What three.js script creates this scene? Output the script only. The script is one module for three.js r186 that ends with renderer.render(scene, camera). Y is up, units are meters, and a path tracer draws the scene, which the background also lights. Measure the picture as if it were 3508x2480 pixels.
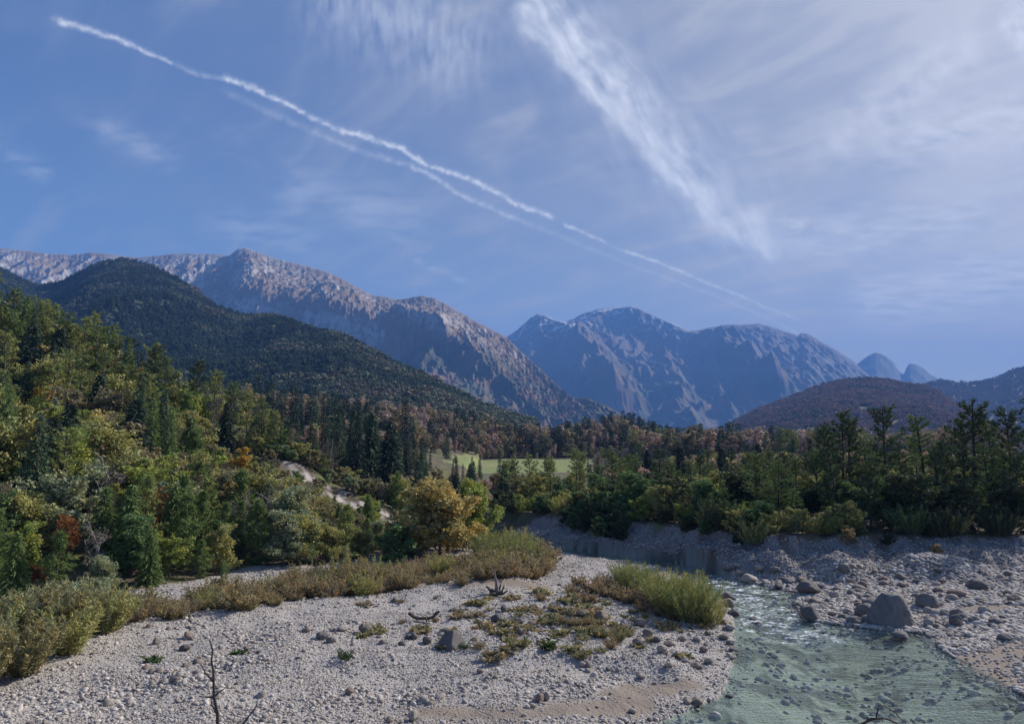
import * as THREE from 'three';
import { mergeVertices, mergeGeometries, toCreasedNormals } from 'three/addons/utils/BufferGeometryUtils.js';

// ---------- camera, sun, exposure ----------
const scene = new THREE.Scene();
const EYE = 8, FOCAL = 2533, PITCH = 8.1 * Math.PI / 180;          // focal length in pixels of the 3508 x 2480 photograph
const camera = new THREE.PerspectiveCamera(52.15, 3508 / 2480, 0.1, 40000);
camera.position.set(0, EYE, 0);
camera.lookAt(0, EYE + Math.tan(PITCH) * 100, -100);
scene.add(camera);
const renderer = new THREE.WebGLRenderer({ antialias: true });
renderer.toneMapping = THREE.LinearToneMapping;
renderer.toneMappingExposure = 1.62;
renderer.shadowMap.enabled = true;
const SUN_AZ = 49 * Math.PI / 180, SUN_EL = 31 * Math.PI / 180;    // right of the view and in front: the right bank is backlit
const sunDir = new THREE.Vector3(Math.sin(SUN_AZ) * Math.cos(SUN_EL), Math.sin(SUN_EL), -Math.cos(SUN_AZ) * Math.cos(SUN_EL));
const sun = new THREE.DirectionalLight(new THREE.Color().setRGB(1, 0.935, 0.85), 4.9);
sun.position.copy(sunDir).multiplyScalar(400); sun.target.position.set(0, 0, -60);
sun.castShadow = true; sun.shadow.mapSize.set(4096, 4096);
Object.assign(sun.shadow.camera, { left: -160, right: 160, top: 160, bottom: -160, near: 1, far: 900 });
scene.add(sun, sun.target);

// ---------- numbers ----------
function RNG(seed) { let s = seed >>> 0; return () => { s = (s + 0x6D2B79F5) | 0; let t = Math.imul(s ^ (s >>> 15), 1 | s); t = (t + Math.imul(t ^ (t >>> 7), 61 | t)) ^ t; return ((t ^ (t >>> 14)) >>> 0) / 4294967296; }; }
const perm = new Uint8Array(1024), gx = new Float32Array(256), gy = new Float32Array(256);
{ const r = RNG(77), p = Array.from({ length: 256 }, (_, i) => i); for (let i = 255; i > 0; i--) { const j = Math.floor(r() * (i + 1)); [p[i], p[j]] = [p[j], p[i]]; } for (let i = 0; i < 1024; i++) perm[i] = p[i & 255]; for (let i = 0; i < 256; i++) { const a = r() * 6.2832; gx[i] = Math.cos(a); gy[i] = Math.sin(a); } }
function noise(x, y) {           // gradient noise, about -0.7 .. 0.7
  const xi = Math.floor(x), yi = Math.floor(y), fx = x - xi, fy = y - yi, X = xi & 255, Y = yi & 255;
  const u = fx * fx * fx * (fx * (fx * 6 - 15) + 10), v = fy * fy * fy * (fy * (fy * 6 - 15) + 10);
  const a = perm[perm[X] + Y], b = perm[perm[X + 1] + Y], c = perm[perm[X] + Y + 1], d = perm[perm[X + 1] + Y + 1];
  const n0 = gx[a] * fx + gy[a] * fy, n1 = gx[b] * (fx - 1) + gy[b] * fy, n2 = gx[c] * fx + gy[c] * (fy - 1), n3 = gx[d] * (fx - 1) + gy[d] * (fy - 1);
  return n0 + u * (n1 - n0) + v * (n2 - n0 + u * (n0 - n1 - n2 + n3));
}
function fbm(x, y, o = 4) { let s = 0, a = 0.5; for (let i = 0; i < o; i++) { s += a * noise(x, y); x = x * 2.03 + 17.3; y = y * 2.03 + 9.1; a *= 0.5; } return s; }
function ridged(x, y, o = 4) { let s = 0, a = 0.5, w = 1; for (let i = 0; i < o; i++) { let n = 1 - Math.abs(noise(x, y)) * 1.9; n = n * n * w; s += a * n; w = Math.min(1, Math.max(0, n * 1.4)); x = x * 2.07 + 31.7; y = y * 2.07 + 11.9; a *= 0.5; } return s; }
const clamp = (x, a = 0, b = 1) => x < a ? a : x > b ? b : x, lerp = (a, b, t) => a + (b - a) * t;
const sm = (a, b, x) => { const t = clamp((x - a) / (b - a)); return t * t * (3 - 2 * t); };
const table = (t) => (x) => { if (x <= t[0][0]) return t[0][1]; for (let i = 1; i < t.length; i++) if (x <= t[i][0]) return lerp(t[i - 1][1], t[i][1], (x - t[i - 1][0]) / (t[i][0] - t[i - 1][0])); return t[t.length - 1][1]; };
const mixc = (a, b, t) => [lerp(a[0], b[0], t), lerp(a[1], b[1], t), lerp(a[2], b[2], t)];

// A pixel of the photograph (as shown 2296 wide) as a direction: [x per metre of depth, height above the eye per metre of depth]; depth is -z.
const K = 3508 / 2296, CP = Math.cos(PITCH), SP = Math.sin(PITCH);
function toward(px, py) { const X = px * K - 1754, Y = 1240 - py * K, d = FOCAL * CP - Y * SP; return [X / d, (Y * CP + FOCAL * SP) / d]; }
function pixelOf(x, y, d) { const yy = y - EYE, c = d * CP + yy * SP, v = yy * CP - d * SP; return [(1754 + FOCAL * x / c) / K, (1240 - FOCAL * v / c) / K]; }
const perPixel = (d) => d * K / FOCAL;    // metres across one such pixel at depth d

// ---------- sky: air, thin cirrus, contrails ----------
function near(pl, x, y) {        // [distance to a polyline, position along it 0..1, side]
  let best = 1e9, at = 0, side = 0;
  for (let i = 0; i + 1 < pl.length; i++) {
    const ax = pl[i][0], ay = pl[i][1], bx = pl[i + 1][0] - ax, by = pl[i + 1][1] - ay;
    const t = clamp(((x - ax) * bx + (y - ay) * by) / (bx * bx + by * by)), ex = x - ax - bx * t, ey = y - ay - by * t, q = ex * ex + ey * ey;
    if (q < best) { best = q; at = (i + t) / (pl.length - 1); side = Math.sign(bx * (y - ay) - by * (x - ax)); }
  }
  return [Math.sqrt(best), at, side];
}
const TRAILS = [   // points, half width at start and end, strength at start and end
  [[[125, 48], [190, 66], [260, 88], [330, 118], [392, 145]], 11, 6, .62, .5],
  [[[392, 145], [440, 168], [510, 180]], 9, 6, .22, .25],
  [[[505, 176], [580, 205], [640, 232], [700, 265], [760, 292]], 9, 7, .72, .5],
  [[[760, 292], [830, 310], [900, 335], [960, 372], [1000, 385]], 9, 8, .6, .72],
  [[[1000, 385], [1060, 405], [1120, 435], [1170, 465], [1245, 489]], 8, 7, .72, .55],
  [[[1266, 504], [1310, 522], [1360, 546]], 6, 4, .6, .4],
  [[[1360, 546], [1400, 563]], 4, 4, .12, .2],
  [[[1400, 563], [1480, 590], [1570, 628], [1650, 660], [1720, 690], [1802, 721]], 4.5, 3.2, .62, .5],
  [[[500, 205], [620, 262], [720, 305], [820, 345], [920, 372]], 12, 9, .1, .24],
  [[[920, 372], [980, 402], [1020, 430], [1080, 460], [1170, 497]], 9, 7, .36, .34],
  [[[1170, 497], [1280, 540], [1400, 590]], 8, 5, .15, .1],
  [[[1400, 590], [1500, 625], [1600, 662], [1700, 705], [1800, 752]], 3.2, 2.4, .16, .55],
];
const CIRRUS_BAND = [[1150, 0], [1190, 40], [1250, 95], [1310, 160], [1370, 225], [1425, 300], [1490, 365], [1545, 425], [1580, 480], [1650, 530], [1730, 562], [1815, 545]];
{
  const W = 4096, H = 2048, data = new Float32Array(W * H * 4), D = new THREE.Vector3();
  const zen = [0.014, 0.056, 0.185], hor = [0.16, 0.285, 0.46], veilc = [0.285, 0.305, 0.36], bright = [0.62, 0.60, 0.61];
  for (let j = H / 2 - 4; j < H; j++) {
    const el = ((j + 0.5) / H - 0.5) * Math.PI, ce = Math.cos(el), se = Math.sin(el), e = Math.max(0, el);
    for (let i = 0; i < W; i++) {
      const ph = ((i + 0.5) / W - 0.5) * 2 * Math.PI; D.set(ce * Math.cos(ph), se, ce * Math.sin(ph));
      const cosG = D.dot(sunDir), g = Math.acos(clamp(cosG, -1, 1)) * 57.3;
      let c = mixc(hor, zen, sm(0, 0.5, e) * 0.8 + 0.2 * sm(0.3, 1.2, e));
      const k = 1 / (se + 0.22), wx = D.x * k * 2.2, wy = D.z * k * 2.2;          // cirrus on a flat layer high above
      const warp = fbm(wx * 1.3 + 5, wy * 1.3, 3);
      const streak = fbm((wx * 0.8 + wy * 0.6) * 1.1 + warp * 1.2, (wy * 0.8 - wx * 0.6) * 5.2 + warp * 1.6, 4), puff = fbm(wx * 2.1 + warp * 2 + 40, wy * 2.1 + 3, 5);
      let veil = 0.98 * Math.exp(-Math.pow(g / 49, 2)) + 0.03 * sm(100, 40, g);
      veil = clamp(veil * (1 + 0.6 * streak + 0.5 * puff) + 0.26 * sm(-0.02, 0.5, streak + 0.45 * puff) + 0.07 * sm(0.0, 0.4, puff), 0, 1);
      c = mixc(c, mixc(veilc, bright, Math.exp(-Math.pow(g / 19, 2)) * 0.75), veil * 0.93);
      { const m = 0.62 * Math.exp(-e / 0.2) * Math.exp(-Math.pow(g / 40, 2)); c = [c[0] + m, c[1] + m * .97, c[2] + m * .9]; }   // dusty air low under the sun
      if (D.z < -0.3) {
        const d = -D.z, [px, py] = pixelOf(D.x / d * 100, EYE + D.y / d * 100, 100);
        if (px > -60 && px < 2500 && py > -400 && py < 1000) {
          let a = 0;
          const wob = fbm(px / 34, py / 34, 3) * 11 + fbm(px / 9, py / 9, 3) * 9;
          for (const [pl, w0, w1, s0, s1] of TRAILS) {
            if (px < pl[0][0] - 30 || px > pl[pl.length - 1][0] + 30) continue;
            const [dist, at, side] = near(pl, px, py), w = lerp(w0, w1, at) * 0.82;
            if (dist > w * 3.5 + 8) continue;
            const edge = dist * side + wob * Math.min(1, w / 8);
            const body = Math.exp(-Math.pow(edge / (edge > 0 ? w * 0.62 : w * 0.9), 2));
            a = Math.max(a, Math.min(.95, lerp(s0, s1, at) * 1.25) * body * clamp(0.72 + 1.7 * fbm(px / 19, py / 14, 4)) * sm(0, 0.03, at + 0.015) * sm(1.02, 0.95, at));
          }
          const [db, ab, sb] = near(CIRRUS_BAND, px, py);
          if (db < 260) {
            const n0 = fbm(px / 150, py / 150, 2), n = fbm(px / 60 + 3, py / 60, 5), s2 = fbm((px * 0.8 + py) / 120 + n0, (py * 0.75 - px) / 34 + n0 * 2, 5), off = db * sb + n * 60;
            const w = lerp(38, 26, ab), core = Math.exp(-Math.pow(off / (off < 0 ? w * 2.0 : w * 0.8), 2)), halo = Math.exp(-Math.pow((db * sb + 40) / 110, 2));
            a = Math.max(a, clamp((core * 0.42 * (1 + 1.5 * s2 + 0.9 * n) + halo * 0.15 * (1 + 2.4 * s2)) * sm(-0.01, 0.06, ab) * sm(1.0, 0.9, ab)));
          }
          const wisp = (x0, y0, x1, y1, w, s, fx, fy) => { const [q, at] = near([[x0, y0], [x1, y1]], px, py); if (q < w * 3) a = Math.max(a, s * Math.exp(-Math.pow(q / w, 2)) * clamp(0.55 + 2.1 * fbm(px / fx, py / fy, 4)) * sm(0, .25, at) * sm(1, .75, at)); };
          wisp(640, -60, 1150, 160, 95, .3, 26, 80); wisp(0, 345, 130, 400, 22, .2, 60, 20); wisp(190, 270, 420, 380, 26, .2, 70, 24); wisp(420, 480, 760, 560, 34, .17, 90, 20);
          wisp(560, 420, 1010, 510, 60, .2, 110, 30); wisp(900, 575, 1070, 640, 9, .2, 50, 12); wisp(1790, 400, 2250, 40, 60, .34, 50, 40); wisp(1730, 490, 1830, 505, 16, .55, 34, 12);
          wisp(1700, 545, 2010, 560, 26, .4, 60, 12); wisp(1850, 700, 2420, 590, 70, .62, 90, 11); wisp(1650, 560, 2300, 470, 60, .4, 80, 14); wisp(1900, 330, 2400, 250, 70, .4, 60, 22); wisp(1930, 690, 1990, 660, 16, .5, 24, 14); wisp(2240, 90, 2380, 20, 50, .7, 40, 40);
          c = mixc(c, [0.66, 0.68, 0.73], a);
        }
      }
      const o = (j * W + i) * 4; data[o] = c[0]; data[o + 1] = c[1]; data[o + 2] = c[2]; data[o + 3] = 1;
    }
  }
  for (let o = 0; o < (H / 2 - 4) * W * 4; o += 4) { data[o] = 0.09; data[o + 1] = 0.085; data[o + 2] = 0.075; data[o + 3] = 1; }
  const sky = new THREE.DataTexture(data, W, H, THREE.RGBAFormat, THREE.FloatType);
  sky.mapping = THREE.EquirectangularReflectionMapping; sky.magFilter = THREE.LinearFilter; sky.needsUpdate = true;
  scene.background = sky; scene.environment = sky;
}
scene.fog = new THREE.FogExp2(new THREE.Color().setRGB(0.17, 0.40, 1.0), 0.00013);

// ---------- naming ----------
const taken = {};
function numbered(n) { const k = taken[n] = (taken[n] ?? -1) + 1; return k ? n + '_' + String(k).padStart(3, '0') : n; }
function tag(o, label, category, group, kind) { if (label) o.userData.label = label; if (category) o.userData.category = category; if (group) o.userData.group = group; if (kind) o.userData.kind = kind; return o; }
function mesh(name, g, m, parent) { const o = new THREE.Mesh(g, m); o.castShadow = o.receiveShadow = true; o.name = parent ? name : numbered(name); (parent ?? scene).add(o); return o; }
function thing(name, label, category, group) { const o = new THREE.Group(); o.name = numbered(name); scene.add(o); return tag(o, label, category, group); }
const rgb = (r, g, b) => new THREE.Color().setRGB(r, g, b);
const mat = (c, o = {}) => new THREE.MeshStandardMaterial({ color: rgb(...c), roughness: 0.95, ...o });
function soupGeometry(pos, col) { const g = new THREE.BufferGeometry(); g.setAttribute('position', new THREE.BufferAttribute(new Float32Array(pos), 3)); if (col) g.setAttribute('color', new THREE.BufferAttribute(new Float32Array(col), 3)); return g; }
function noiseTexture(n, f, repeat) { const a = new Uint8Array(n * n * 4); for (let j = 0; j < n; j++) for (let i = 0; i < n; i++) { const v = clamp(f(i / n, j / n)) * 255, o = (j * n + i) * 4; a[o] = a[o + 1] = a[o + 2] = v; a[o + 3] = 255; } const t = new THREE.DataTexture(a, n, n); t.wrapS = t.wrapT = THREE.RepeatWrapping; t.magFilter = THREE.LinearFilter; if (repeat) t.repeat.set(repeat, repeat); t.needsUpdate = true; return t; }
// ---------- the near land ----------
// world x and depth (-z) of the water's two edges, near to far
const LEFT_EDGE = [[9, -6], [5, 8], [3.2, 17], [4.7, 24.8], [7.4, 27.5], [9.6, 33.2], [12, 41.8], [12.9, 49], [12.1, 62], [6.2, 69.7], [4, 74.5], [-5, 85], [-13, 100], [-18, 130]];
const RIGHT_EDGE = [[25, -6], [22, 8], [19, 20], [18.1, 27.5], [18.8, 33.2], [20, 37.2], [18, 38.4], [15.4, 40.4], [16.6, 45], [18.4, 49], [15.9, 54.7], [15, 62], [11.8, 66.6], [8.1, 71.6], [3.9, 77.4], [-4, 88], [-10, 102], [-13, 130]];
const RIVER = [...LEFT_EDGE, ...RIGHT_EDGE.slice().reverse()];
const BANK_TOP = [[90, 46], [60, 50], [39, 56.5], [27, 58], [20.5, 58], [18.4, 60.5], [16.6, 65.5], [14.2, 69.5], [10, 76], [5, 82], [-2, 92], [-7, 104], [-9, 130]];
const HILL_FOOT = [[-90, 22], [-45, 34], [-27.9, 41.7], [-22.2, 44.8], [-20.1, 48.4], [-18.8, 54.6], [-13.7, 55.4], [-11.3, 61.5], [-10.6, 68], [-10, 80], [-9, 92]];
const HILL_CREST = [[-170, 110, 68], [-110, 108, 43], [-78, 103, 27], [-60, 98, 19], [-45, 94, 13.2], [-33, 89, 10], [-27.6, 86.5, 9], [-24.2, 86, 8.1], [-21.2, 86, 6.3], [-17.8, 86, 5], [-14.2, 87, 3.5], [-10.3, 88, 2.2]];
function inside(poly, x, y) { let c = false; for (let i = 0, j = poly.length - 1; i < poly.length; j = i++) { const [ax, ay] = poly[i], [bx, by] = poly[j]; if ((ay > y) !== (by > y) && x < (bx - ax) * (y - ay) / (by - ay) + ax) c = !c; } return c; }
function river(x, d) {           // [distance to the water's edge, negative in the water; true on the right bank]
  if (d > 128) return [40, x > -15];
  const [l, , ] = near(LEFT_EDGE, x, d), [r, , ] = near(RIGHT_EDGE, x, d), wet = inside(RIVER, x, d), q = Math.min(l, r);
  return [wet ? -q : q, r < l];
}
const VALLEY_TOP = table([[-200, 850], [300, 862], [500, 872], [650, 884], [750, 889], [850, 898], [950, 908], [1050, 928], [1130, 946], [1216, 960], [1267, 948], [1310, 940], [1353, 936], [1387, 928], [1421, 936], [1448, 950], [1483, 964], [1591, 984], [1700, 1000], [1900, 1012], [2400, 1020]].map(([px, py]) => [toward(px, 1000)[0], toward(px, py)[1]]));
const VALLEY_D = 420;
function valley(x, d) {          // gently rising floor, then a wooded rise
  const a = x / d, crest = EYE + VALLEY_TOP(a) * VALLEY_D - 13, low = 2.2 + 3.4 * sm(90, 215, d);
  if (d <= 330) { const mid = 12; return lerp(low, lerp(mid, lerp(low, crest, 0.62), sm(-0.1, -0.24, a) * 0.9 + 0.12 * sm(0.1, 0.3, a)), Math.pow(clamp((d - 215) / 115), 1.1)); }
  const at = valley(x * 330 / d, 330);
  if (d <= VALLEY_D) return lerp(at, crest, sm(325, VALLEY_D, d));
  return lerp(crest, Math.min(crest * 0.5, 10), sm(VALLEY_D, 700, d));
}
function leftHill(x, d) {        // the wooded spur with the landslide scar: height over the plain, or -1
  const [df, , side] = near(HILL_FOOT, x, d);
  if (side < 0 || x > -8 || d < 8) return -1;
  let best = 1e9, y = 0, front = true;
  for (let i = 0; i + 1 < HILL_CREST.length; i++) {
    const [ax, ad, ay] = HILL_CREST[i], [bx, bd, by] = HILL_CREST[i + 1], ux = bx - ax, ud = bd - ad, t = clamp(((x - ax) * ux + (d - ad) * ud) / (ux * ux + ud * ud)), q = Math.hypot(x - ax - ux * t, d - ad - ud * t);
    if (q < best) { best = q; y = lerp(ay, by, t); front = d < lerp(ad, bd, t); }
  }
  if (front) return lerp(.45, y, Math.pow(df / (df + best + 1e-6), 0.92));
  return lerp(y, Math.max(2.5, y * 0.55), sm(0, 30, best)) * sm(-8, -15, x);
}
function height(x, d) {
  const [s, right] = river(x, d);
  let h;
  if (s < 0) h = -0.06 - 0.8 * sm(0, 4.2, -s) + 0.16 * fbm(x * 0.6, d * 0.6, 3);
  else if (!right) {
    h = 0.02 + 0.72 * (1 - Math.exp(-s * 0.14)) + 0.7 * fbm(x * 0.13, d * 0.13, 3) * sm(0, 6, s) + 0.2 * fbm(x * 0.7, d * 0.7, 3);
    h -= 0.55 * sm(3.5, 0, Math.abs(near([[-30, 36], [-20, 43.5], [-15, 50], [-8, 56], [-5, 62]], x, d)[0]) - 0.5);      // dry side channel under the hill
    h += 0.45 * sm(3.2, 0, near([[-21, 28], [-17, 33.5], [-12, 39], [-6, 43.5], [0, 48]], x, d)[0]);                       // the low ridge the scrub grows on
    h += 0.42 * sm(1.9, 0, near([[-9, 28.6], [-3.5, 30.6], [1.5, 31.2], [6, 30]], x, d)[0]);                               // the step in the gravel
    h = Math.max(h, 0.03 + 0.02 * Math.min(s, 3));
  } else {
    const [q, , sd] = near(BANK_TOP, x, d), t = -q * sd, n = fbm(x * 0.22 + 8, d * 0.22, 4), hump = 1.25 * sm(2.6, .3, Math.hypot(x - 22.8, (d - 53.4) * .8)) + 1.2 * sm(3.2, .4, Math.hypot((x - 29) * .7, d - 52.5)) + .7 * sm(2, .3, Math.hypot(x - 19.2, d - 55));
    const beach = 0.03 + Math.min(s, 22) * 0.062 + 0.3 * fbm(x * 0.3, d * 0.3, 3) * sm(0, 4, s) + hump;
    const edge = t + n * 4.2, face = 0.55 * sm(-6.5, -1.2, edge) + 0.45 * sm(-1.6, 0.1, edge);
    h = lerp(beach, 2.85 + 0.35 * n + 0.025 * clamp(t, 0, 40), face) + 0.8 * (ridged(x * 0.42, d * 0.2, 4) - .4) * face * (1 - face) * 2 + .55 * fbm(x * .9, d * .9, 4) * sm(.05, .4, face);
  }
  if (d > 84) h = lerp(h, Math.max(valley(x, d), right && d < 130 ? 2.4 : 0) + 0.5 * fbm(x * 0.05, d * 0.05, 3), sm(84, 100, d) * sm(0, 3, s));
  const hill = leftHill(x, d);
  if (hill > h) h = Math.max(h, hill + 0.8 * fbm(x * 0.12, d * 0.12, 3) * sm(.6, 3, hill));
  if (d < 16) h = Math.max(h, 6.35 - 0.55 * Math.max(0, d + 0.4) - (x > 7 ? (x - 7) * 0.3 : 0));                             // the slope the photographer stands on
  return h;
}
const MEADOW = [[-20, 226], [24, 226], [34, 300], [28, 318], [6, 326], [-10, 312], [-23, 275]];
const SCAR = [[-28, 86], [-24.2, 84.5], [-21.2, 84], [-17.8, 83.5], [-14.2, 84], [-10.5, 85]];
const C = { gravel: [0.35, 0.322, 0.295], sand: [0.215, 0.175, 0.14], litter: [0.085, 0.062, 0.036], turf: [0.115, 0.135, 0.04], meadow: [0.165, 0.195, 0.06], bed: [0.255, 0.265, 0.21], algae: [0.085, 0.088, 0.06], bank: [0.22, 0.2, 0.19], scar: [0.46, 0.41, 0.37] };
const SANDS = [[[-2.8, 24.4], [1, 24.6], [4, 26.2], 1.0], [[3.5, 26.9], [6.6, 28.3], 0.8], [[17.9, 29.4], [19.6, 32], [23, 33.6], 1.8], [[17.5, 36.2], [21, 36], 0.6], [[25, 41.5], [27.5, 41.2], 0.7], [[-3.5, 45], [2, 47.6], 0.7]];
function surface(x, d, h) {      // what the ground is made of there: colour and how stony
  const [s, right] = river(x, d), n = fbm(x * 0.35, d * 0.35, 4), f = fbm(x * 2.2, d * 2.2, 3);
  if (d > 84 || (s >= 0 && leftHill(x, d) >= h - 1 && leftHill(x, d) > .62)) {
    const sc = sm(1.7, 0.8, near(SCAR, x, d)[0] + n * 2.4 + Math.abs(f) * 1.8) * sm(-.12, .1, fbm(x * .8 + 3, d * .8, 3));
    if (sc > 0.05 && d < 92) return [mixc(C.litter, C.scar, sc), 0];
    const m = inside(MEADOW, x + n * 4 + 14 * fbm(x * .06, d * .06, 2), d + n * 8 + 22 * fbm(x * .05 + 9, d * .05, 2)) ? 1 : 0;
    return [mixc(mixc(C.litter, C.turf, sm(-0.1, 0.3, n)), mixc(C.meadow, [0.24, 0.23, 0.08], sm(0.0, 0.35, fbm(x * 0.06, d * 0.03, 3) + f * 0.2)), m), 0];
  }
  if (s < 0) return [mixc(C.bed, C.algae, sm(-0.02, 0.12, n * 1.3 + f * 0.5) * 0.95), 0.3];
  if (right) {
    const [q, , sd] = near(BANK_TOP, x, d), t = -q * sd + fbm(x * 0.22 + 8, d * 0.22, 4) * 4.2;
    if (t > -0.3) return [mixc(C.litter, C.turf, sm(0.0, 0.3, n)), 0];
    if (t > -5) return [mixc(C.bank, [0.13, 0.11, 0.095], sm(0.0, 0.22, n + f * 0.7)), 0.42];  // bank earth; its darker patches also put shade into the colour
  }
  let sand = 0; for (const p of SANDS) sand = Math.max(sand, sm(p[p.length - 1], p[p.length - 1] * 0.45, near(p.slice(0, -1), x, d)[0] + n * 1.6));
  const grass = !right ? sm(0.4, 0.1, near([[-40, 33], [-29, 40], [-22, 43.4]], x, d)[0] * 0.3 + n) : 0;
  return [mixc(mixc(mixc(C.gravel, [0.235, 0.21, 0.185], sm(0, 0.4, n + f * .6)), C.sand, sand), C.turf, grass), clamp(1 - sand * 0.92 - grass * 0.8)];
}
const gravelBump = noiseTexture(512, (u, v) => 0.5 + 0.9 * fbm(u * 48, v * 48, 4) + 0.3 * noise(u * 160, v * 160));
{
  const az = [], rr = [];
  for (let a = -105; a < -44; a += 2.4) az.push(a); for (let i = 0; i <= 430; i++) az.push(-43 + 86 * i / 430); for (let a = 45; a <= 105; a += 2.4) az.push(a);
  for (let r = 1.5; r < 15; r *= 1.08) rr.push(r); for (let r = 15; r < 92; r *= 1.0075) rr.push(r); for (let r = 92; r < 720; r *= 1.016) rr.push(r); for (let r = 720; r < 10500; r *= 1.12) rr.push(r);
  const pos = [], col = [], uv = [], idx = [], m = az.length;
  for (const r of rr) for (const a of az) {
    const t = a * Math.PI / 180, x = Math.sin(t) * r, d = Math.cos(t) * r, dd = Math.max(d, -6), h = r < 720 ? height(x, Math.max(dd, 0.01)) : Math.min(height(x * 700 / r, Math.max(0.01, d * 700 / r)), 9) - (r - 720) * 0.002;
    pos.push(x, h, -d); uv.push(x / 6, d / 6); col.push(...surface(x, Math.max(dd, 0.01), h)[0]);
  }
  for (let j = 0; j + 1 < rr.length; j++) for (let i = 0; i + 1 < m; i++) { const a = j * m + i; idx.push(a, a + 1, a + m, a + 1, a + m + 1, a + m); }
  const g = new THREE.BufferGeometry(); g.setAttribute('position', new THREE.Float32BufferAttribute(pos, 3)); g.setAttribute('color', new THREE.Float32BufferAttribute(col, 3)); g.setAttribute('uv', new THREE.Float32BufferAttribute(uv, 2)); g.setIndex(idx); g.computeVertexNormals();
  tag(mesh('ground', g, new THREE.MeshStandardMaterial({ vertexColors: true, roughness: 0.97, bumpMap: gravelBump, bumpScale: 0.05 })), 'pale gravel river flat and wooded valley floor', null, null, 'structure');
}
console.log('ground');

// ---------- hills and mountains ----------
function range(name, label, sky, o) {
  const S = table(sky), x0 = sky[0][0], x1 = sky[sky.length - 1][0], pos = [], col = [], idx = [], { nu, nv } = o, info = [];
  const rows = nv + Math.round(nv * 0.12);
  for (let j = 0; j <= rows; j++) for (let i = 0; i <= nu; i++) {
    const px = lerp(x0, x1, i / nu), v = j / nv, [a] = toward(px, S(px)), dc = o.far(px), db = o.base(px), depth = lerp(db, dc, v);
    const rough = (o.jag ?? 0) * (fbm(px * 0.09 + 3, 1.7, 4) + 0.6 * noise(px * 0.6, 4));
    const yc = EYE + toward(px, S(px) - rough)[1] * dc, y0 = o.y0 ?? 12;
    let y = v <= 1 ? y0 + (yc - y0) * Math.pow(v, o.power ?? 1) : yc * (1 - (v - 1) * 3.2);
    const w = Math.pow(clamp(v), 0.7) * Math.pow(clamp(1 - v), 0.8) * 1.7, X = a * depth, sc = o.scale;
    const wx = X / sc + 0.9 * fbm(X / sc * 0.8 + 7, depth / sc * 0.5, 4), wd = depth / sc;
    const r1 = ridged(wx + o.seed, wd * 0.42 + o.seed, 5), r2 = ridged(wx * 3.1 + 9, wd * 1.7, 4);
    const r3 = o.grain ? ridged(X / o.grain, depth / o.grain / 2, 3) - .55 : 0; y += (r3 * (o.grainH ?? 0) + (o.grit ? (ridged(X / o.grit + 5, depth / o.grit / 2, 2) - .5) * o.gritH : 0)) * sm(0, .3, v) * sm(1, .95, v);
    y += (yc - y0) * w * (o.amp * (r1 - 0.55) + (o.fine ?? 0.03) * (r2 - 0.55));
    if (o.extra) y += o.extra(px, v, X, depth) * (v <= 1 ? 1 : 0);
    if (v < 1) y = Math.min(y, EYE + toward(px, S(px) + 1.5)[1] * depth - 0.001 * (1 - v) * yc);
    pos.push(X, y, -depth); info.push([px, v, X, depth, r1, r2]);
  }
  const m = nu + 1; for (let j = 0; j < rows; j++) for (let i = 0; i < nu; i++) { const a = j * m + i; idx.push(a, a + 1, a + m, a + 1, a + m + 1, a + m); }
  const g = new THREE.BufferGeometry(); g.setAttribute('position', new THREE.Float32BufferAttribute(pos, 3)); g.setIndex(idx); g.computeVertexNormals();
  const N = g.attributes.normal;
  for (let k = 0; k < info.length; k++) { const [px, v, X, depth, r1, r2] = info[k], y = pos[k * 3 + 1]; col.push(...o.color({ px, py: pixelOf(X, y, depth)[1], top: S(px), v, X, depth, y, r1, r2, steep: 1 - N.getY(k) })); }
  g.setAttribute('color', new THREE.Float32BufferAttribute(col, 3));
  const me = tag(mesh(name, g, new THREE.MeshStandardMaterial({ vertexColors: true, roughness: 1 })), label, null, null, 'structure');
  me.userData.at = undefined; delete me.userData.at;
  return { pos, N, info, m, rows, S };
}
const ROCK = [0.38, 0.36, 0.34], ROCKD = [0.15, 0.138, 0.128], HEATH = [0.20, 0.135, 0.085], WOOD = [0.05, 0.062, 0.036], RUST = [0.17, 0.095, 0.055];
const bench = table([[430, 640], [520, 655], [600, 664], [700, 682], [800, 705], [900, 738], [1000, 770], [1150, 825], [1290, 905]]);
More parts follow.
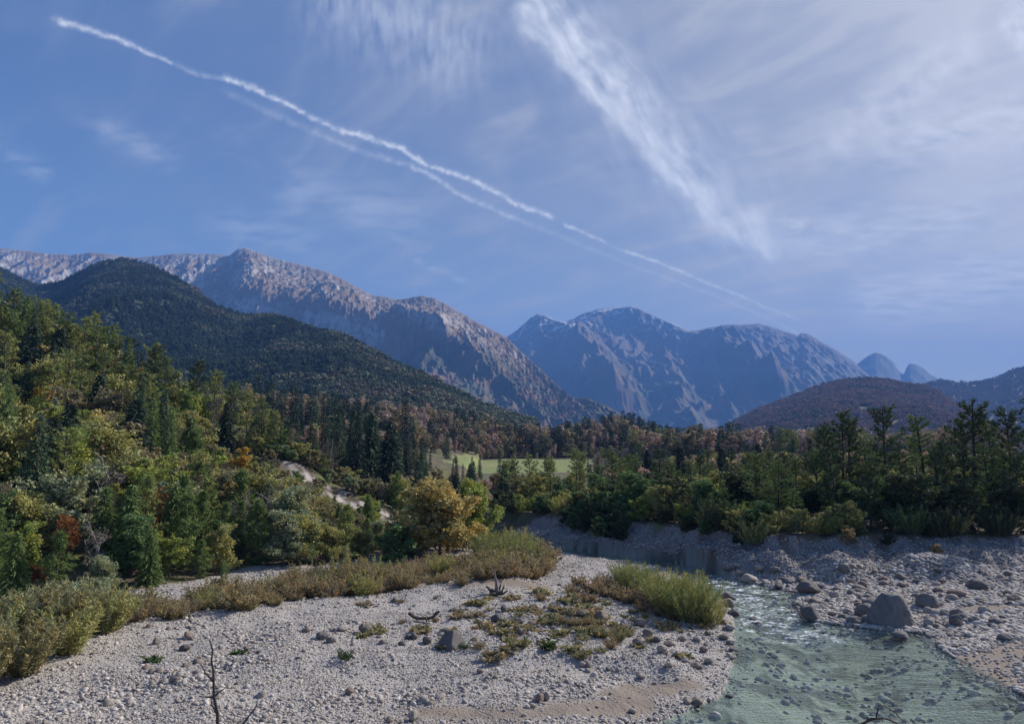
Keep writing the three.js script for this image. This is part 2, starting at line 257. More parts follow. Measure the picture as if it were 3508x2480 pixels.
const rocky = range('rocky_mountain', 'long pale limestone ridge with brown grassy bench above grey cliffs', [[-260, 575], [-100, 560], [0, 556], [60, 563], [110, 569], [160, 572], [200, 566], [260, 572], [300, 577], [330, 576], [380, 570], [420, 568], [470, 570], [515, 573], [522, 566], [535, 558], [550, 556], [580, 567], [620, 580], [660, 590], [700, 600], [740, 612], [780, 632], [810, 650], [835, 662], [870, 667], [890, 672], [920, 668], [945, 663], [975, 669], [1005, 685], [1040, 705], [1080, 728], [1110, 743], [1137, 756], [1164, 784], [1199, 815], [1222, 836], [1250, 863], [1281, 890], [1322, 894], [1363, 911], [1392, 927], [1450, 965]], {
  nu: 900, nv: 380, seed: 3.3, grain: 46, grainH: 17, grit: 17, gritH: 10, scale: 620, amp: 0.17, fine: 0.05, jag: 2.4, power: 1.12, far: table([[-260, 3900], [550, 4300], [950, 4100], [1137, 3700], [1281, 2700], [1450, 2300]]), base: table([[-260, 2100], [1100, 1900], [1450, 1500]]),
  extra: (px, v, X, d) => { const b = px < 950 ? 0.66 : 0.66 - (px - 950) * 0.0005, n = 0.05 * fbm(X / 500, d / 900, 3); return 130 * sm(460, 600, px) * sm(1250, 900, px) * sm(b - 0.085 + n, b + n, v) * sm(1, b, v) + 34 * (ridged(X / 95, d / 260, 4) - 0.5) * sm(b + 0.02, b - 0.05, v) * sm(0.25, 0.5, v) * sm(420, 560, px) + 45 * (ridged(X / 110 + 4, d / 300, 4) - 0.5) * sm(540, 420, px) * sm(0.4, 0.7, v) * sm(1, 0.9, v); },
  color: ({ px, py, top, X, depth, r2, steep, v }) => {
    const n = fbm(X / 130, depth / 260, 5), f = fbm(X / 26, depth / 50, 3), strata = fbm(X / 220 + 3, depth / 18 + n * 2, 3), bl = py - bench(px);
    let rock = sm(0.2, 0.5, steep + 0.55 * n + 0.4 * f + 0.5 * strata + 0.12 * sm(640, 400, px) + 0.1 * sm(-20, -70, bl));
    let c = mixc(HEATH, mixc(ROCK, ROCKD, sm(-0.05, 0.3, strata + f)), rock);
    c = mixc(c, HEATH, sm(22, 4, Math.abs(bl + 4) + n * 40) * sm(430, 560, px) * 0.85);
    c = mixc(c, HEATH, sm(.02, .2, fbm(X / 240 + 21, depth / 420, 4) + f * .5) * .75);
    const low = sm(40, 110, bl + n * 90 + f * 60 + (px > 900 ? 85 : -35)) * sm(420, 560, px);
    c = mixc(c, mixc(WOOD, RUST, sm(-0.08, 0.22, fbm(X / 170 + 9, depth / 170, 4))), low * 0.92);
    return c;
  },
});
range('blue_mountain', 'distant blue grey massif with thin snow streaks on its summit ridges', [[1000, 860], [1100, 783], [1137, 755], [1165, 735], [1190, 712], [1205, 704], [1225, 708], [1245, 718], [1268, 721], [1290, 712], [1310, 702], [1340, 694], [1370, 690], [1400, 688], [1415, 686], [1440, 695], [1470, 710], [1500, 722], [1530, 735], [1545, 743], [1565, 740], [1600, 733], [1630, 727], [1660, 728], [1700, 726], [1725, 731], [1750, 740], [1775, 748], [1790, 752], [1797, 746], [1810, 748], [1840, 765], [1870, 782], [1900, 800], [1920, 815], [1935, 830], [1960, 850], [2000, 872], [2060, 900]], {
  nu: 560, nv: 280, seed: 8.1, grain: 130, grainH: 60, scale: 900, amp: 0.2, fine: 0.09, jag: 2.6, power: 1.1, far: () => 7800, base: () => 3900,
  extra: (px, v) => { const spur = (x0, v0, x1, v1, h, w) => { const t = clamp((v - v1) / (v0 - v1)), cx = lerp(x1, x0, t), q = (v < v1 || v > v0) ? 0 : 1; return q * h * Math.max(0, 1 - Math.abs(px - cx) / w) * sm(1, 0.9, t) * sm(0, 0.1, t); }; return spur(1205, 1, 1390, .3, 230, 75) + spur(1415, 1, 1760, .35, 240, 90) + spur(1545, .95, 1700, .5, 120, 60) + spur(1480, .7, 1560, .1, 130, 70); },
  color: ({ px, py, top, X, depth, steep, v }) => {
    const n = fbm(X / 240, depth / 500, 5), f = fbm(X / 50, depth / 90, 4), strata = fbm(X / 400 + n, depth / 30 + n * 3 + X / 500, 3);
    let c = mixc([0.13, 0.09, 0.06], mixc([0.2, 0.185, 0.175], [0.1, 0.09, 0.085], clamp(0.4 + f * 1.5)), sm(-0.15, 0.2, n * 0.9 + f * 0.4));
    const hi = py - top;
    c = mixc(c, mixc(WOOD, RUST, sm(-0.1, 0.3, fbm(X / 300 + 9, depth / 300, 4))), sm(95, 160, hi + n * 90));
    const snow = sm(0.04, 0.14, strata * 1.2 + 0.4 * f - hi / 260) * sm(64, 12, hi + n * 20) * sm(1640, 1380, px) + 0.5 * sm(0.16, 0.24, strata + 0.3 * f - hi / 70);
    return mixc(c, [0.8, 0.81, 0.83], clamp(snow) * 0.9);
  },
});
range('twin_peaks', 'two small rounded blue peaks with a notch between them', [[1860, 860], [1905, 828], [1927, 813], [1938, 804], [1950, 796], [1963, 790], [1975, 793], [1987, 799], [2005, 813], [2015, 830], [2027, 839], [2032, 827], [2039, 815], [2053, 816], [2074, 827], [2087, 840], [2108, 851], [2180, 864], [2300, 880]], {
  nu: 220, nv: 90, seed: 1.1, scale: 800, amp: 0.14, fine: 0.04, jag: 0.8, far: () => 9300, base: () => 6500,
  color: ({ X, depth, steep }) => { const n = fbm(X / 200, depth / 300, 5); return mixc(WOOD, ROCKD, sm(0.1, 0.4, steep + n)); },
});
const farHill = range('wooded_hill', 'blue shaded wooded hill beyond the brown beech hill', [[1980, 900], [2050, 868], [2108, 852], [2135, 856], [2160, 858], [2191, 858], [2215, 852], [2246, 844], [2263, 833], [2280, 827], [2296, 825], [2360, 805], [2500, 780]], {
  nu: 180, nv: 80, seed: 5.5, scale: 420, amp: 0.18, jag: 0.8, far: () => 3600, base: () => 2100, color: ({ X, depth }) => mixc([0.06, 0.065, 0.042], RUST, sm(-0.15, 0.2, fbm(X / 120, depth / 120, 4))),
});
const beechHill = range('beech_hill', 'rounded hill covered in rusty brown beech wood', [[1480, 1040], [1560, 995], [1609, 968], [1660, 940], [1712, 914], [1764, 895], [1815, 875], [1850, 862], [1901, 852], [1946, 849], [1987, 853], [2022, 860], [2063, 865], [2091, 872], [2125, 893], [2153, 912], [2194, 938], [2300, 985], [2420, 1020]], {
  nu: 240, nv: 120, seed: 2.2, scale: 330, amp: 0.14, fine: 0.04, jag: 0.8, far: () => 2050, base: () => 950, power: 1,
  color: ({ X, depth }) => { const n = fbm(X / 90, depth / 90, 5); return mixc([0.055, 0.06, 0.04], RUST, sm(-0.15, 0.2, n)); },
});
const darkHill = range('conifer_hill', 'dark conifer clad hill in front of the limestone ridge', [[-300, 470], [-120, 555], [0, 607], [34, 624], [79, 646], [137, 638], [171, 618], [205, 602], [239, 591], [274, 586], [308, 591], [335, 601], [369, 616], [404, 634], [438, 654], [458, 675], [486, 692], [520, 705], [547, 714], [582, 715], [616, 718], [650, 725], [684, 740], [718, 751], [754, 758], [788, 771], [823, 791], [857, 812], [891, 829], [925, 842], [959, 858], [994, 877], [1028, 894], [1062, 913], [1096, 929], [1130, 942], [1200, 965]], {
  nu: 420, nv: 170, seed: 6.4, scale: 300, amp: 0.2, fine: 0.03, jag: 0, far: table([[-300, 1500], [274, 1550], [500, 1250], [750, 1000], [1000, 820], [1200, 700]]), base: table([[-300, 420], [600, 440], [1200, 460]]), power: 1.05,
  color: ({ X, depth }) => mixc([0.03, 0.042, 0.03], [0.07, 0.075, 0.045], sm(0, 0.4, fbm(X / 60, depth / 60, 4))),
});
console.log('mountains');
// ---------- plants: builders ----------
const V3 = (x, y, z) => new THREE.Vector3(x, y, z);
function tube(out, pts, r0, r1, sides = 5) {     // a tapered limb through pts, as triangles
  const n = pts.length, rings = [], A = V3(), B = V3(), T = V3();
  for (let i = 0; i < n; i++) {
    T.subVectors(pts[Math.min(i + 1, n - 1)], pts[Math.max(i - 1, 0)]).normalize();
    A.set(Math.abs(T.y) > 0.9 ? 1 : 0, Math.abs(T.y) > 0.9 ? 0 : 1, 0).cross(T).normalize(); B.crossVectors(T, A);
    const r = lerp(r0, r1, i / (n - 1)); rings.push(Array.from({ length: sides }, (_, k) => { const a = k / sides * 6.2832; return pts[i].clone().addScaledVector(A, Math.cos(a) * r).addScaledVector(B, Math.sin(a) * r); }));
  }
  for (let i = 0; i + 1 < n; i++) for (let k = 0; k < sides; k++) { const a = rings[i][k], b = rings[i][(k + 1) % sides], c = rings[i + 1][k], d = rings[i + 1][(k + 1) % sides]; for (const p of [a, b, c, b, d, c]) out.push(p.x, p.y, p.z); }
}
const bend = (r, p, dir, len, n, wob, up = 0) => { const pts = [p.clone()], q = p.clone(), d = dir.clone().normalize(); for (let i = 0; i < n; i++) { d.x += (r() - .5) * wob; d.y += (r() - .5) * wob + up / n; d.z += (r() - .5) * wob; d.normalize(); q.addScaledVector(d, len / n); pts.push(q.clone()); } return pts; };
const along = (pts, t) => { const f = t * (pts.length - 1), i = Math.min(pts.length - 2, Math.floor(f)); return pts[i].clone().lerp(pts[i + 1], f - i); };
class Leaves {
  constructor(r) { this.r = r; this.pos = []; this.col = []; }
  blade(p, dir, len, wid, tone) {           // one leaf or needle bundle: a slim triangle from p along dir
    const r = this.r, s = V3(r() - .5, r() - .5, r() - .5).cross(dir).normalize().multiplyScalar(wid / 2), e = p.clone().addScaledVector(dir, len);
    this.pos.push(p.x - s.x, p.y - s.y, p.z - s.z, p.x + s.x, p.y + s.y, p.z + s.z, e.x, e.y, e.z);
    for (let k = 0; k < 3; k++) this.col.push(tone[0], tone[1], tone[2]);
  }
  leaf(p, size, tone) {                     // a leaf turned anyhow
    const r = this.r, a = V3(r() - .5, r() - .5, r() - .5).normalize(), b = V3(r() - .5, r() - .5, r() - .5).cross(a).normalize();
    a.multiplyScalar(size * .75); b.multiplyScalar(size * .5);
    this.pos.push(p.x + a.x, p.y + a.y, p.z + a.z, p.x - a.x * .6 + b.x, p.y - a.y * .6 + b.y, p.z - a.z * .6 + b.z, p.x - a.x * .6 - b.x, p.y - a.y * .6 - b.y, p.z - a.z * .6 - b.z);
    for (let k = 0; k < 3; k++) this.col.push(tone[0], tone[1], tone[2]);
  }
  geometry() { return soupGeometry(this.pos, this.col); }
}
const tones = (r, spread = .35, hue = .12) => { const k = 1 - spread / 2 + r() * spread, h = (r() - .5) * hue; return [k * (1 + h), k, k * (1 - h * 1.5)]; };   // variation from leaf to leaf, times the tree's own colour
function treeGroup(name, wood, crown) { const g = new THREE.Group(); g.name = name; if (wood) { const o = new THREE.Mesh(soupGeometry(wood), barkMat); o.name = 'trunk'; g.add(o); } const c = new THREE.Mesh(crown, null); c.name = 'crown'; g.add(c); for (const o of g.children) o.castShadow = o.receiveShadow = true; return g; }
const barkMat = mat([0.11, 0.088, 0.07]), paleBark = mat([0.30, 0.27, 0.24]), darkBark = mat([0.055, 0.044, 0.037]);

function pine(seed, H, o = {}) {            // bare lower trunk, flat shelves of tufted branches
  const r = RNG(seed), wood = [], L = new Leaves(r), lean = o.lean ?? .05, trunk = bend(r, V3(0, -.3, 0), V3(lean * (r() - .3), 1, lean * (r() - .5)), H, 9, .07, .25);
  tube(wood, trunk, H * .017, H * .003, 6);
  const from = o.from ?? .3, step = o.step ?? .037, big = o.big ?? 1;
  for (let t = from; t < .985; t += step * (.8 + r() * .4)) {
    const n = 3 + Math.floor(r() * 3), u = (t - from) / (1 - from), reach = H * (o.reach ?? .19) * (u < .35 ? lerp(.62, 1, u / .35) : Math.pow(1 - (u - .35) / .65, o.flat ?? .42) * .9 + .1), a0 = r() * 6.28;
    if (r() < .1) continue;
    for (let k = 0; k < n; k++) {
      if (r() < .24) continue;
      const a = a0 + k * 6.28 / n + (r() - .5) * .9, len = reach * (.55 + r() * .6), p = along(trunk, t), dir = V3(Math.cos(a), lerp(.05, .7, u) + (r() - .5) * .2, Math.sin(a));
      const br = bend(r, p, dir, len, 4, .22, .3); tube(wood, br, H * .0042, H * .001, 3);
      const m = Math.max(3, Math.round(len * 4.4 / big));
      for (let q = 0; q < m; q++) {
        const s = .35 + .65 * (q + r()) / m, c = along(br, Math.min(1, s)); c.x += (r() - .5) * len * .4 * s; c.z += (r() - .5) * len * .4 * s; c.y += (r() - .35) * .22;
        const tone = tones(r, .5), nb = o.needles ?? 13;
        for (let w = 0; w < nb; w++) L.blade(c, V3(r() - .5, r() * .75 - .12, r() - .5).normalize(), (.26 + r() * .22) * big, .085 * big, tone);
      }
    }
  }
  for (let k = 0; k < 5; k++) { const t = from * (.35 + r() * .65), a = r() * 6.28; tube(wood, bend(r, along(trunk, t), V3(Math.cos(a), .1, Math.sin(a)), .5 + r() * .9, 2, .2), .02, .006, 3); }
  return treeGroup('pine_tree', wood, L.geometry());
}
function spruce(seed, H, o = {}) {          // a spire of drooping boughs
  const r = RNG(seed), wood = [], L = new Leaves(r), trunk = bend(r, V3(0, -.3, 0), V3(0, 1, 0), H, 5, .012), big = o.big ?? 1;
  tube(wood, trunk, H * .014, H * .002, 5);
  const R = H * (o.slim ?? .17), step = (o.step ?? .021) * big;
  for (let t = o.from ?? .07; t < .995; t += step * (.75 + r() * .5)) {
    const reach = R * Math.pow(1 - t, .8) * (.7 + r() * .5) + .12, n = Math.max(4, Math.round(9 - t * 4)), a0 = r() * 6.28;
    for (let k = 0; k < n; k++) {
      const a = a0 + k * 6.28 / n + (r() - .5) * .6, len = reach * (.6 + r() * .55), p = along(trunk, t), out = V3(Math.cos(a), 0, Math.sin(a)), m = Math.max(2, Math.round(len * (o.sprays ?? 5) / big));
      for (let q = 0; q < m; q++) {
        const s = (q + .4 + r() * .5) / m, c = p.clone().addScaledVector(out, len * s); c.y += len * (.18 * s - .5 * s * s) + (r() - .5) * .12;
        const tone = tones(r, .5, .08);
        for (let w = 0; w < 2; w++) L.blade(c, V3(out.x + (r() - .5) * 1.5, -.25 - r() * .5, out.z + (r() - .5) * 1.5).normalize(), (.4 + r() * .3) * big, .17 * big, tone);
      }
    }
  }
  for (let k = 0; k < 14 / big; k++) L.blade(V3((r() - .5) * .1, H * .955 - .2, (r() - .5) * .1), V3((r() - .5) * .7, 1, (r() - .5) * .7).normalize(), .35 * big, .1, tones(r));
  return treeGroup('spruce_tree', wood, L.geometry());
}
function broadleaf(seed, H, o = {}) {       // limbs fork into twigs; each twig carries a loose cluster of leaves
  const r = RNG(seed), wood = [], L = new Leaves(r), wide = o.wide ?? .33, trunk = bend(r, V3(0, -.3, 0), V3((r() - .5) * .2, 1, (r() - .5) * .2), H * .55, 5, .18, .1);
  tube(wood, trunk, H * .016, H * .007, 6);
  const limbs = o.limbs ?? 9, leaf = o.leaf ?? .17, per = o.per ?? 34;
  for (let i = 0; i < limbs; i++) {
    const t = (o.low ?? .25) + (1 - (o.low ?? .25)) * (i + r() * .6) / limbs, a = i * 2.4 + r(), p = along(trunk, Math.min(1, t)), up = lerp(.45, 1.6, t) * (.7 + r() * .6), l1 = bend(r, p, V3(Math.cos(a), up, Math.sin(a)), H * wide * (1.05 - .25 * t) * (.7 + r() * .6), 4, .35, .4);
    tube(wood, l1, H * .007, H * .0025, 4);
    const nb = o.forks ?? 5;
    for (let j = 0; j < nb; j++) {
      const b = r() * 6.28, l2 = bend(r, along(l1, .3 + .7 * (j + r()) / nb), V3(Math.cos(b), .5 + r() * .7, Math.sin(b)), H * wide * .42 * (.6 + r() * .7), 3, .5, .2);
      tube(wood, l2, H * .0028, H * .001, 3);
      const nt = o.twigs ?? 4;
      for (let q = 0; q < nt; q++) {
        const c = along(l2, .25 + .75 * (q + r()) / nt), b2 = r() * 6.28, e = c.clone().add(V3(Math.cos(b2), r() * .8, Math.sin(b2)).multiplyScalar(H * .045)), bare = r() < (o.bare ?? 0);
        if (o.bare) tube(wood, [c, e], .02, .006, 3);
        if (bare) continue;
        const tone = tones(r, .3, .25), sp = H * .042 * (.7 + r() * .6);
        for (let w = 0; w < per; w++) { const g1 = Math.sqrt(-2 * Math.log(r() * .999 + 5e-4)) * .62, th = r() * 6.28, p2 = V3(e.x + Math.cos(th) * g1 * sp, e.y + (r() - .5) * sp * 1.7, e.z + Math.sin(th) * g1 * sp), tt = tones(r, .45, .2); L.leaf(p2, leaf * (.6 + r() * .7), [tone[0] * tt[0], tone[1] * tt[1], tone[2] * tt[2]]); }
      }
    }
  }
  return treeGroup('broadleaf_tree', wood, L.geometry());
}
function shrub(seed, H, o = {}) {           // many wands from one root, leaves up their length
  const r = RNG(seed), wood = [], L = new Leaves(r), n = o.stems ?? 46, spread = o.spread ?? .75;
  for (let i = 0; i < n; i++) {
    const a = r() * 6.28, out = spread * Math.sqrt(r()), rad = H * (o.root ?? .14) * r(), len = H * (.55 + r() * .5) * (1 - .22 * out), p = V3(Math.cos(a) * rad, -.08, Math.sin(a) * rad);
    const st = bend(r, p, V3(Math.cos(a) * out + (o.lean ?? 0), 1, Math.sin(a) * out), len, 5, .2, .12); tube(wood, st, .014 * (o.thick ?? 1), .004, 3);
    const m = o.leaves ?? 64, tone = tones(r, .35, .3);
    for (let q = 0; q < m; q++) {
      const s = Math.pow((q + r()) / m, .72) * .94 + .06, c = along(st, Math.min(1, s)), d = V3(r() - .5, r() * .8 - (o.droop ?? .1), r() - .5).normalize(), off = (o.puff ?? .1) * H * (r()); const tt = tones(r, .45, .18);
      c.addScaledVector(V3(r() - .5, (r() - .5) * .7, r() - .5), off); L.blade(c, d, (o.len ?? .15) * (.6 + r() * .8), (o.wid ?? .045), [tone[0] * tt[0], tone[1] * tt[1], tone[2] * tt[2]]);
    }
  }
  const g = treeGroup('willow_shrub', wood, L.geometry()); g.children[0].name = 'stems'; g.children[1].name = 'foliage'; return g;
}
const leafMat = (c, t = .4) => new THREE.MeshPhysicalMaterial({ color: rgb(...c), vertexColors: true, roughness: .85, specularIntensity: .4, transmission: t, thickness: 0 });
const M = {
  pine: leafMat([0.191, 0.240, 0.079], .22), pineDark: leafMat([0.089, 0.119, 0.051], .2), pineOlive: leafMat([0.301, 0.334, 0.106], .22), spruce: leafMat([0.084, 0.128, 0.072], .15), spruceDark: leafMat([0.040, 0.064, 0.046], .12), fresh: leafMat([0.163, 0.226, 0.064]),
  olive: leafMat([0.370, 0.355, 0.119]), yellowGreen: leafMat([0.310, 0.351, 0.077]), yellow: leafMat([0.572, 0.374, 0.064]), gold: leafMat([0.480, 0.390, 0.140]), rust: leafMat([0.300, 0.100, 0.030]), orange: leafMat([0.420, 0.150, 0.035]), beech: leafMat([0.420, 0.295, 0.205]), beechPink: leafMat([0.450, 0.335, 0.265]), beechOlive: leafMat([0.260, 0.220, 0.120]),
  shade: leafMat([0.072, 0.090, 0.036]), green: leafMat([0.139, 0.215, 0.071]), scrub: leafMat([0.340, 0.275, 0.135]), scrubOlive: leafMat([0.300, 0.270, 0.120]), scrubBrown: leafMat([0.330, 0.250, 0.135]), willow: leafMat([0.262, 0.286, 0.095]), greyGreen: leafMat([0.316, 0.340, 0.183]), weed: leafMat([0.065, 0.111, 0.026]), dry: leafMat([0.360, 0.275, 0.140]), twiggy: leafMat([0.229, 0.172, 0.122]),  // shade is a darkened leaf green, shadow put into its colour
};
const PROTO = {
  pine: [pine(1, 11.5, { lean: .16 }), pine(2, 12.5, { from: .42 }), pine(3, 10, { from: .2, reach: .23 }), pine(4, 13, { from: .5, reach: .17, lean: .1 })],
  spruce: [spruce(11, 15), spruce(12, 17, { slim: .14 }), spruce(13, 9, { slim: .22 })],
  broad: [broadleaf(21, 8), broadleaf(22, 9, { wide: .28 }), broadleaf(23, 6, { wide: .4, limbs: 8 }), broadleaf(24, 8.5, { wide: .3, bare: .35, per: 22 })],
  young: [broadleaf(26, 6, { low: .04, wide: .36, limbs: 12, forks: 5, leaf: .16, per: 32 }), broadleaf(27, 7, { low: .04, wide: .3, limbs: 13, forks: 5, leaf: .16, per: 32 }), broadleaf(28, 5, { low: .03, wide: .42, limbs: 11, forks: 5, leaf: .15, per: 32, bare: .15 })],
  youngPine: [pine(5, 5, { flat: .8, from: .06, reach: .27, step: .05, needles: 12 }), pine(6, 6, { flat: .8, from: .08, reach: .24, step: .05, needles: 12 })],
  bare: [broadleaf(31, 8, { bare: .86, per: 14, leaf: .12 }), broadleaf(32, 7, { bare: .8, per: 16, wide: .28, leaf: .12 })],
  bush: [broadleaf(41, 3.2, { low: .02, wide: .42, limbs: 9, forks: 4, leaf: .13, per: 30 }), broadleaf(42, 2.6, { low: .02, wide: .5, limbs: 8, forks: 4, leaf: .12, per: 28 })],
  shrub: [shrub(51, 2.1), shrub(52, 1.7, { spread: .95 }), shrub(53, 1.9, { spread: .8, puff: .14 })],
  willow: [shrub(61, 3.1, { stems: 90, spread: .62, leaves: 70, len: .2, wid: .042, droop: -.15, root: .3 }), shrub(62, 2.6, { stems: 70, spread: .7, leaves: 64, len: .18, wid: .04, droop: -.1, root: .3 })],
  scrub: [shrub(71, 1.25, { spread: 1.15, stems: 44, leaves: 44, len: .11, wid: .045, puff: .18 }), shrub(72, 1.0, { spread: 1.25, stems: 40, leaves: 42, len: .1, wid: .045, puff: .2 }), shrub(73, 1.45, { spread: 1, stems: 46, leaves: 44, len: .12, wid: .045, puff: .16 })],
  weed: [shrub(81, .32, { spread: 1.5, stems: 16, leaves: 12, len: .1, wid: .06, thick: .4, puff: .2 }), shrub(82, .24, { spread: 1.8, stems: 14, leaves: 12, len: .09, wid: .06, thick: .4, puff: .25 }), shrub(83, .45, { spread: .8, stems: 18, leaves: 12, len: .12, wid: .03, thick: .35, puff: .12 })],
  farSpruce: [spruce(91, 16, { big: 2.2, sprays: 3.2 }), spruce(92, 18, { big: 2.2, slim: .14, sprays: 3.2 })],
  farBeech: [broadleaf(93, 13, { low: .12, leaf: .55, per: 11, limbs: 9, forks: 4, wide: .34 }), broadleaf(94, 12, { low: .1, leaf: .55, per: 11, limbs: 8, forks: 4, wide: .4 })],
  farPine: [pine(95, 13, { big: 2, needles: 7, from: .35 }), pine(96, 12, { big: 2, needles: 7, from: .4, reach: .22 })],
};
for (const k in PROTO) for (const p of PROTO[k]) { p.userData.box = new THREE.Box3().setFromObject(p); }
const HUES = { pine: 'green', pineDark: 'deep green', pineOlive: 'olive green', spruce: 'dark green', spruceDark: 'blackish green', fresh: 'fresh green', olive: 'olive', yellowGreen: 'yellow green', yellow: 'yellow', gold: 'golden', beech: 'russet brown', beechPink: 'pinkish brown', beechOlive: 'olive brown', shade: 'dark green', green: 'green', scrub: 'tan', scrubOlive: 'olive tan', scrubBrown: 'brown', willow: 'light green', greyGreen: 'grey green', weed: 'bright green', dry: 'straw coloured', twiggy: 'grey' };
const SIZES = { 'pines along the far bank': [7, 9.5], 'understorey trees under the pines': [3.4, 4.6], 'bushes along the bank brink': [1.8, 2.4], 'olive bushes on the spur': [2, 2.6], 'young pines at the slope foot': [3.6, 5.4], 'leafy trees at the slope foot': [3.4, 5], 'young spruces at the slope foot': [3.6, 5.4], 'pines in the slope wood': [7, 9], 'spruces in the slope wood': [6.4, 8.4], 'leafy trees in the slope wood': [5, 6.6], 'spruces of the valley wood': [11, 16], 'beeches of the valley wood': [8, 12.5], 'pines of the valley wood': [8, 12.5], 'willow thicket': [1.8, 2.3], 'scrub along the side channel': [.9, 1.15], 'russet scrub band': [.95, 1.3], 'weeds on the gravel bar': [.24, .36], 'young pines on the spur': [3, 4], 'pines along the brow': [9, 12], 'spruces behind the scar': [9, 14] };
function plant(kind, i, name, x, d, H, m, label, category, group, o = {}) {      // one plant, standing on the ground at x and depth d
  const src = PROTO[kind][i % PROTO[kind].length], g = src.clone(), top = src.userData.box.max.y, s = H / top; g.userData = {};
  g.name = numbered(name); scene.add(g);
  if (group) { const hue = HUES[Object.keys(M).find((k) => M[k] === m)] ?? '', usual = SIZES[group] ?? [H, H], size = H > usual[1] ? 'tall ' : H < usual[0] ? 'small ' : ''; label = (size + hue + ' ' + label).trim(); }
  tag(g, label, category, group);
  g.position.set(x, height(x, d) + (o.dy ?? 0), -d); g.rotation.y = o.turn ?? ((x * 12.9898 + d * 78.233) % 6.283); g.scale.set(s * (o.wide ?? 1), s, s * (o.wide ?? 1));
  if (o.lean) g.rotation.z = o.lean;
  g.children[1].material = m; if (o.bark) g.children[0].material = o.bark;
  return g;
}
function spot(px, py, lift = 0, from = 18, to = 900) {       // the place on the ground that a pixel shows, or over which it shows a point `lift` metres up
  const [a, b] = toward(px, py); let q = from;
  for (let d = from; d < to; d *= 1.004) { if (EYE + b * d < height(a * d, d) + lift) return [a * d, d]; q = d; }
  return [a * q, q];
}
// ---------- the river ----------
{
  const X0 = 1, X1 = 27, D0 = 8, D1 = 92, step = .13, nx = Math.round((X1 - X0) / step), nd = Math.round((D1 - D0) / step), pos = [], uv = [], keep = [], idx = [];
  const RAPID = [[14, 37], [13.2, 41], [14.6, 46], [15.8, 50], [14.2, 55]];
  const rapid = (x, d) => sm(4.2, .6, near(RAPID, x, d)[0]);
  for (let j = 0; j <= nd; j++) for (let i = 0; i <= nx; i++) {
    const x = X0 + i * step, d = D0 + j * step, r = rapid(x, d), [s] = river(x, d);
    pos.push(x, .035 * noise(x * .8 + .4 * noise(x * .5, d * .5), d * 2.1) + .026 * noise(x * 1.7 + 5, d * 4.3) + .012 * noise(x * 4.1, d * 7.3) + r * (.11 * ridged(x * .9 + d * .3, d * 1.3, 3) - .05 + .03 * noise(x * 4, d * 5)), -d); uv.push((x - X0) / (X1 - X0), (d - D0) / (D1 - D0)); keep.push(s < .7);
  }
  const m = nx + 1; for (let j = 0; j < nd; j++) for (let i = 0; i < nx; i++) { const a = j * m + i; if (keep[a] || keep[a + 1] || keep[a + m] || keep[a + m + 1]) idx.push(a, a + 1, a + m, a + 1, a + m + 1, a + m); }
  const g = new THREE.BufferGeometry(); g.setAttribute('position', new THREE.Float32BufferAttribute(pos, 3)); g.setAttribute('uv', new THREE.Float32BufferAttribute(uv, 2)); g.setIndex(idx); g.computeVertexNormals();
  const TW = 1024, TH = 2048, cd = new Uint8Array(TW * TH * 4), td = new Uint8Array(TW * TH * 4), bd = new Uint8Array(TW * TH * 4);
  for (let j = 0; j < TH; j++) for (let i = 0; i < TW; i++) {
    const x = X0 + (X1 - X0) * i / TW, d = D0 + (D1 - D0) * j / TH, o = (j * TW + i) * 4;
    let foam = 0;
    if (d > 30 && d < 60) { const r = rapid(x, d); if (r > .02) { const n = ridged(x * .45 + d * .2, d * .9, 3), f = fbm(x * 5, d * 8, 4), g2 = fbm(x * 1.3, d * 2.2, 3); foam = sm(.54, .88, n * .6 + f * .8 + g2 * .6 + r * .28) * sm(.05, .5, r); } }
    const q = sm(34, 36, d) * sm(39, 36.5, d); if (q > 0 && x > 10) foam = Math.max(foam, q * sm(.72, .95, ridged(x * .5, d * 3, 3) * .8 + fbm(x * 7, d * 9, 2) * .6) * sm(19, 15, x));
    const tint = [.845, .925, .895], w = [.86, .88, .9], c = mixc(tint, w, foam);
    const enc = (v) => 255 * Math.pow(clamp(v), 1 / 2.2);
    cd[o] = enc(c[0]); cd[o + 1] = enc(c[1]); cd[o + 2] = enc(c[2]); td[o] = td[o + 1] = td[o + 2] = 255 * (1 - foam * .92); cd[o + 3] = td[o + 3] = bd[o + 3] = 255;
    const b = .5 + .55 * fbm(x * 2.1 + .6 * noise(x, d), d * 6.5, 3) + .25 * noise(x * 9, d * 21); bd[o] = bd[o + 1] = bd[o + 2] = 255 * clamp(b);
  }
  const tx = (a, srgb) => { const t = new THREE.DataTexture(a, TW, TH); t.magFilter = THREE.LinearFilter; if (srgb) t.colorSpace = THREE.SRGBColorSpace; t.needsUpdate = true; return t; };
  const water = new THREE.MeshPhysicalMaterial({ map: tx(cd, true), transmission: 1, transmissionMap: tx(td), thickness: 0, ior: 1.33, roughness: .03, bumpMap: tx(bd), bumpScale: .07 });
  tag(mesh('river_water', g, water), 'clear green mountain river with white rapids', null, null, 'structure');
}
console.log('water');
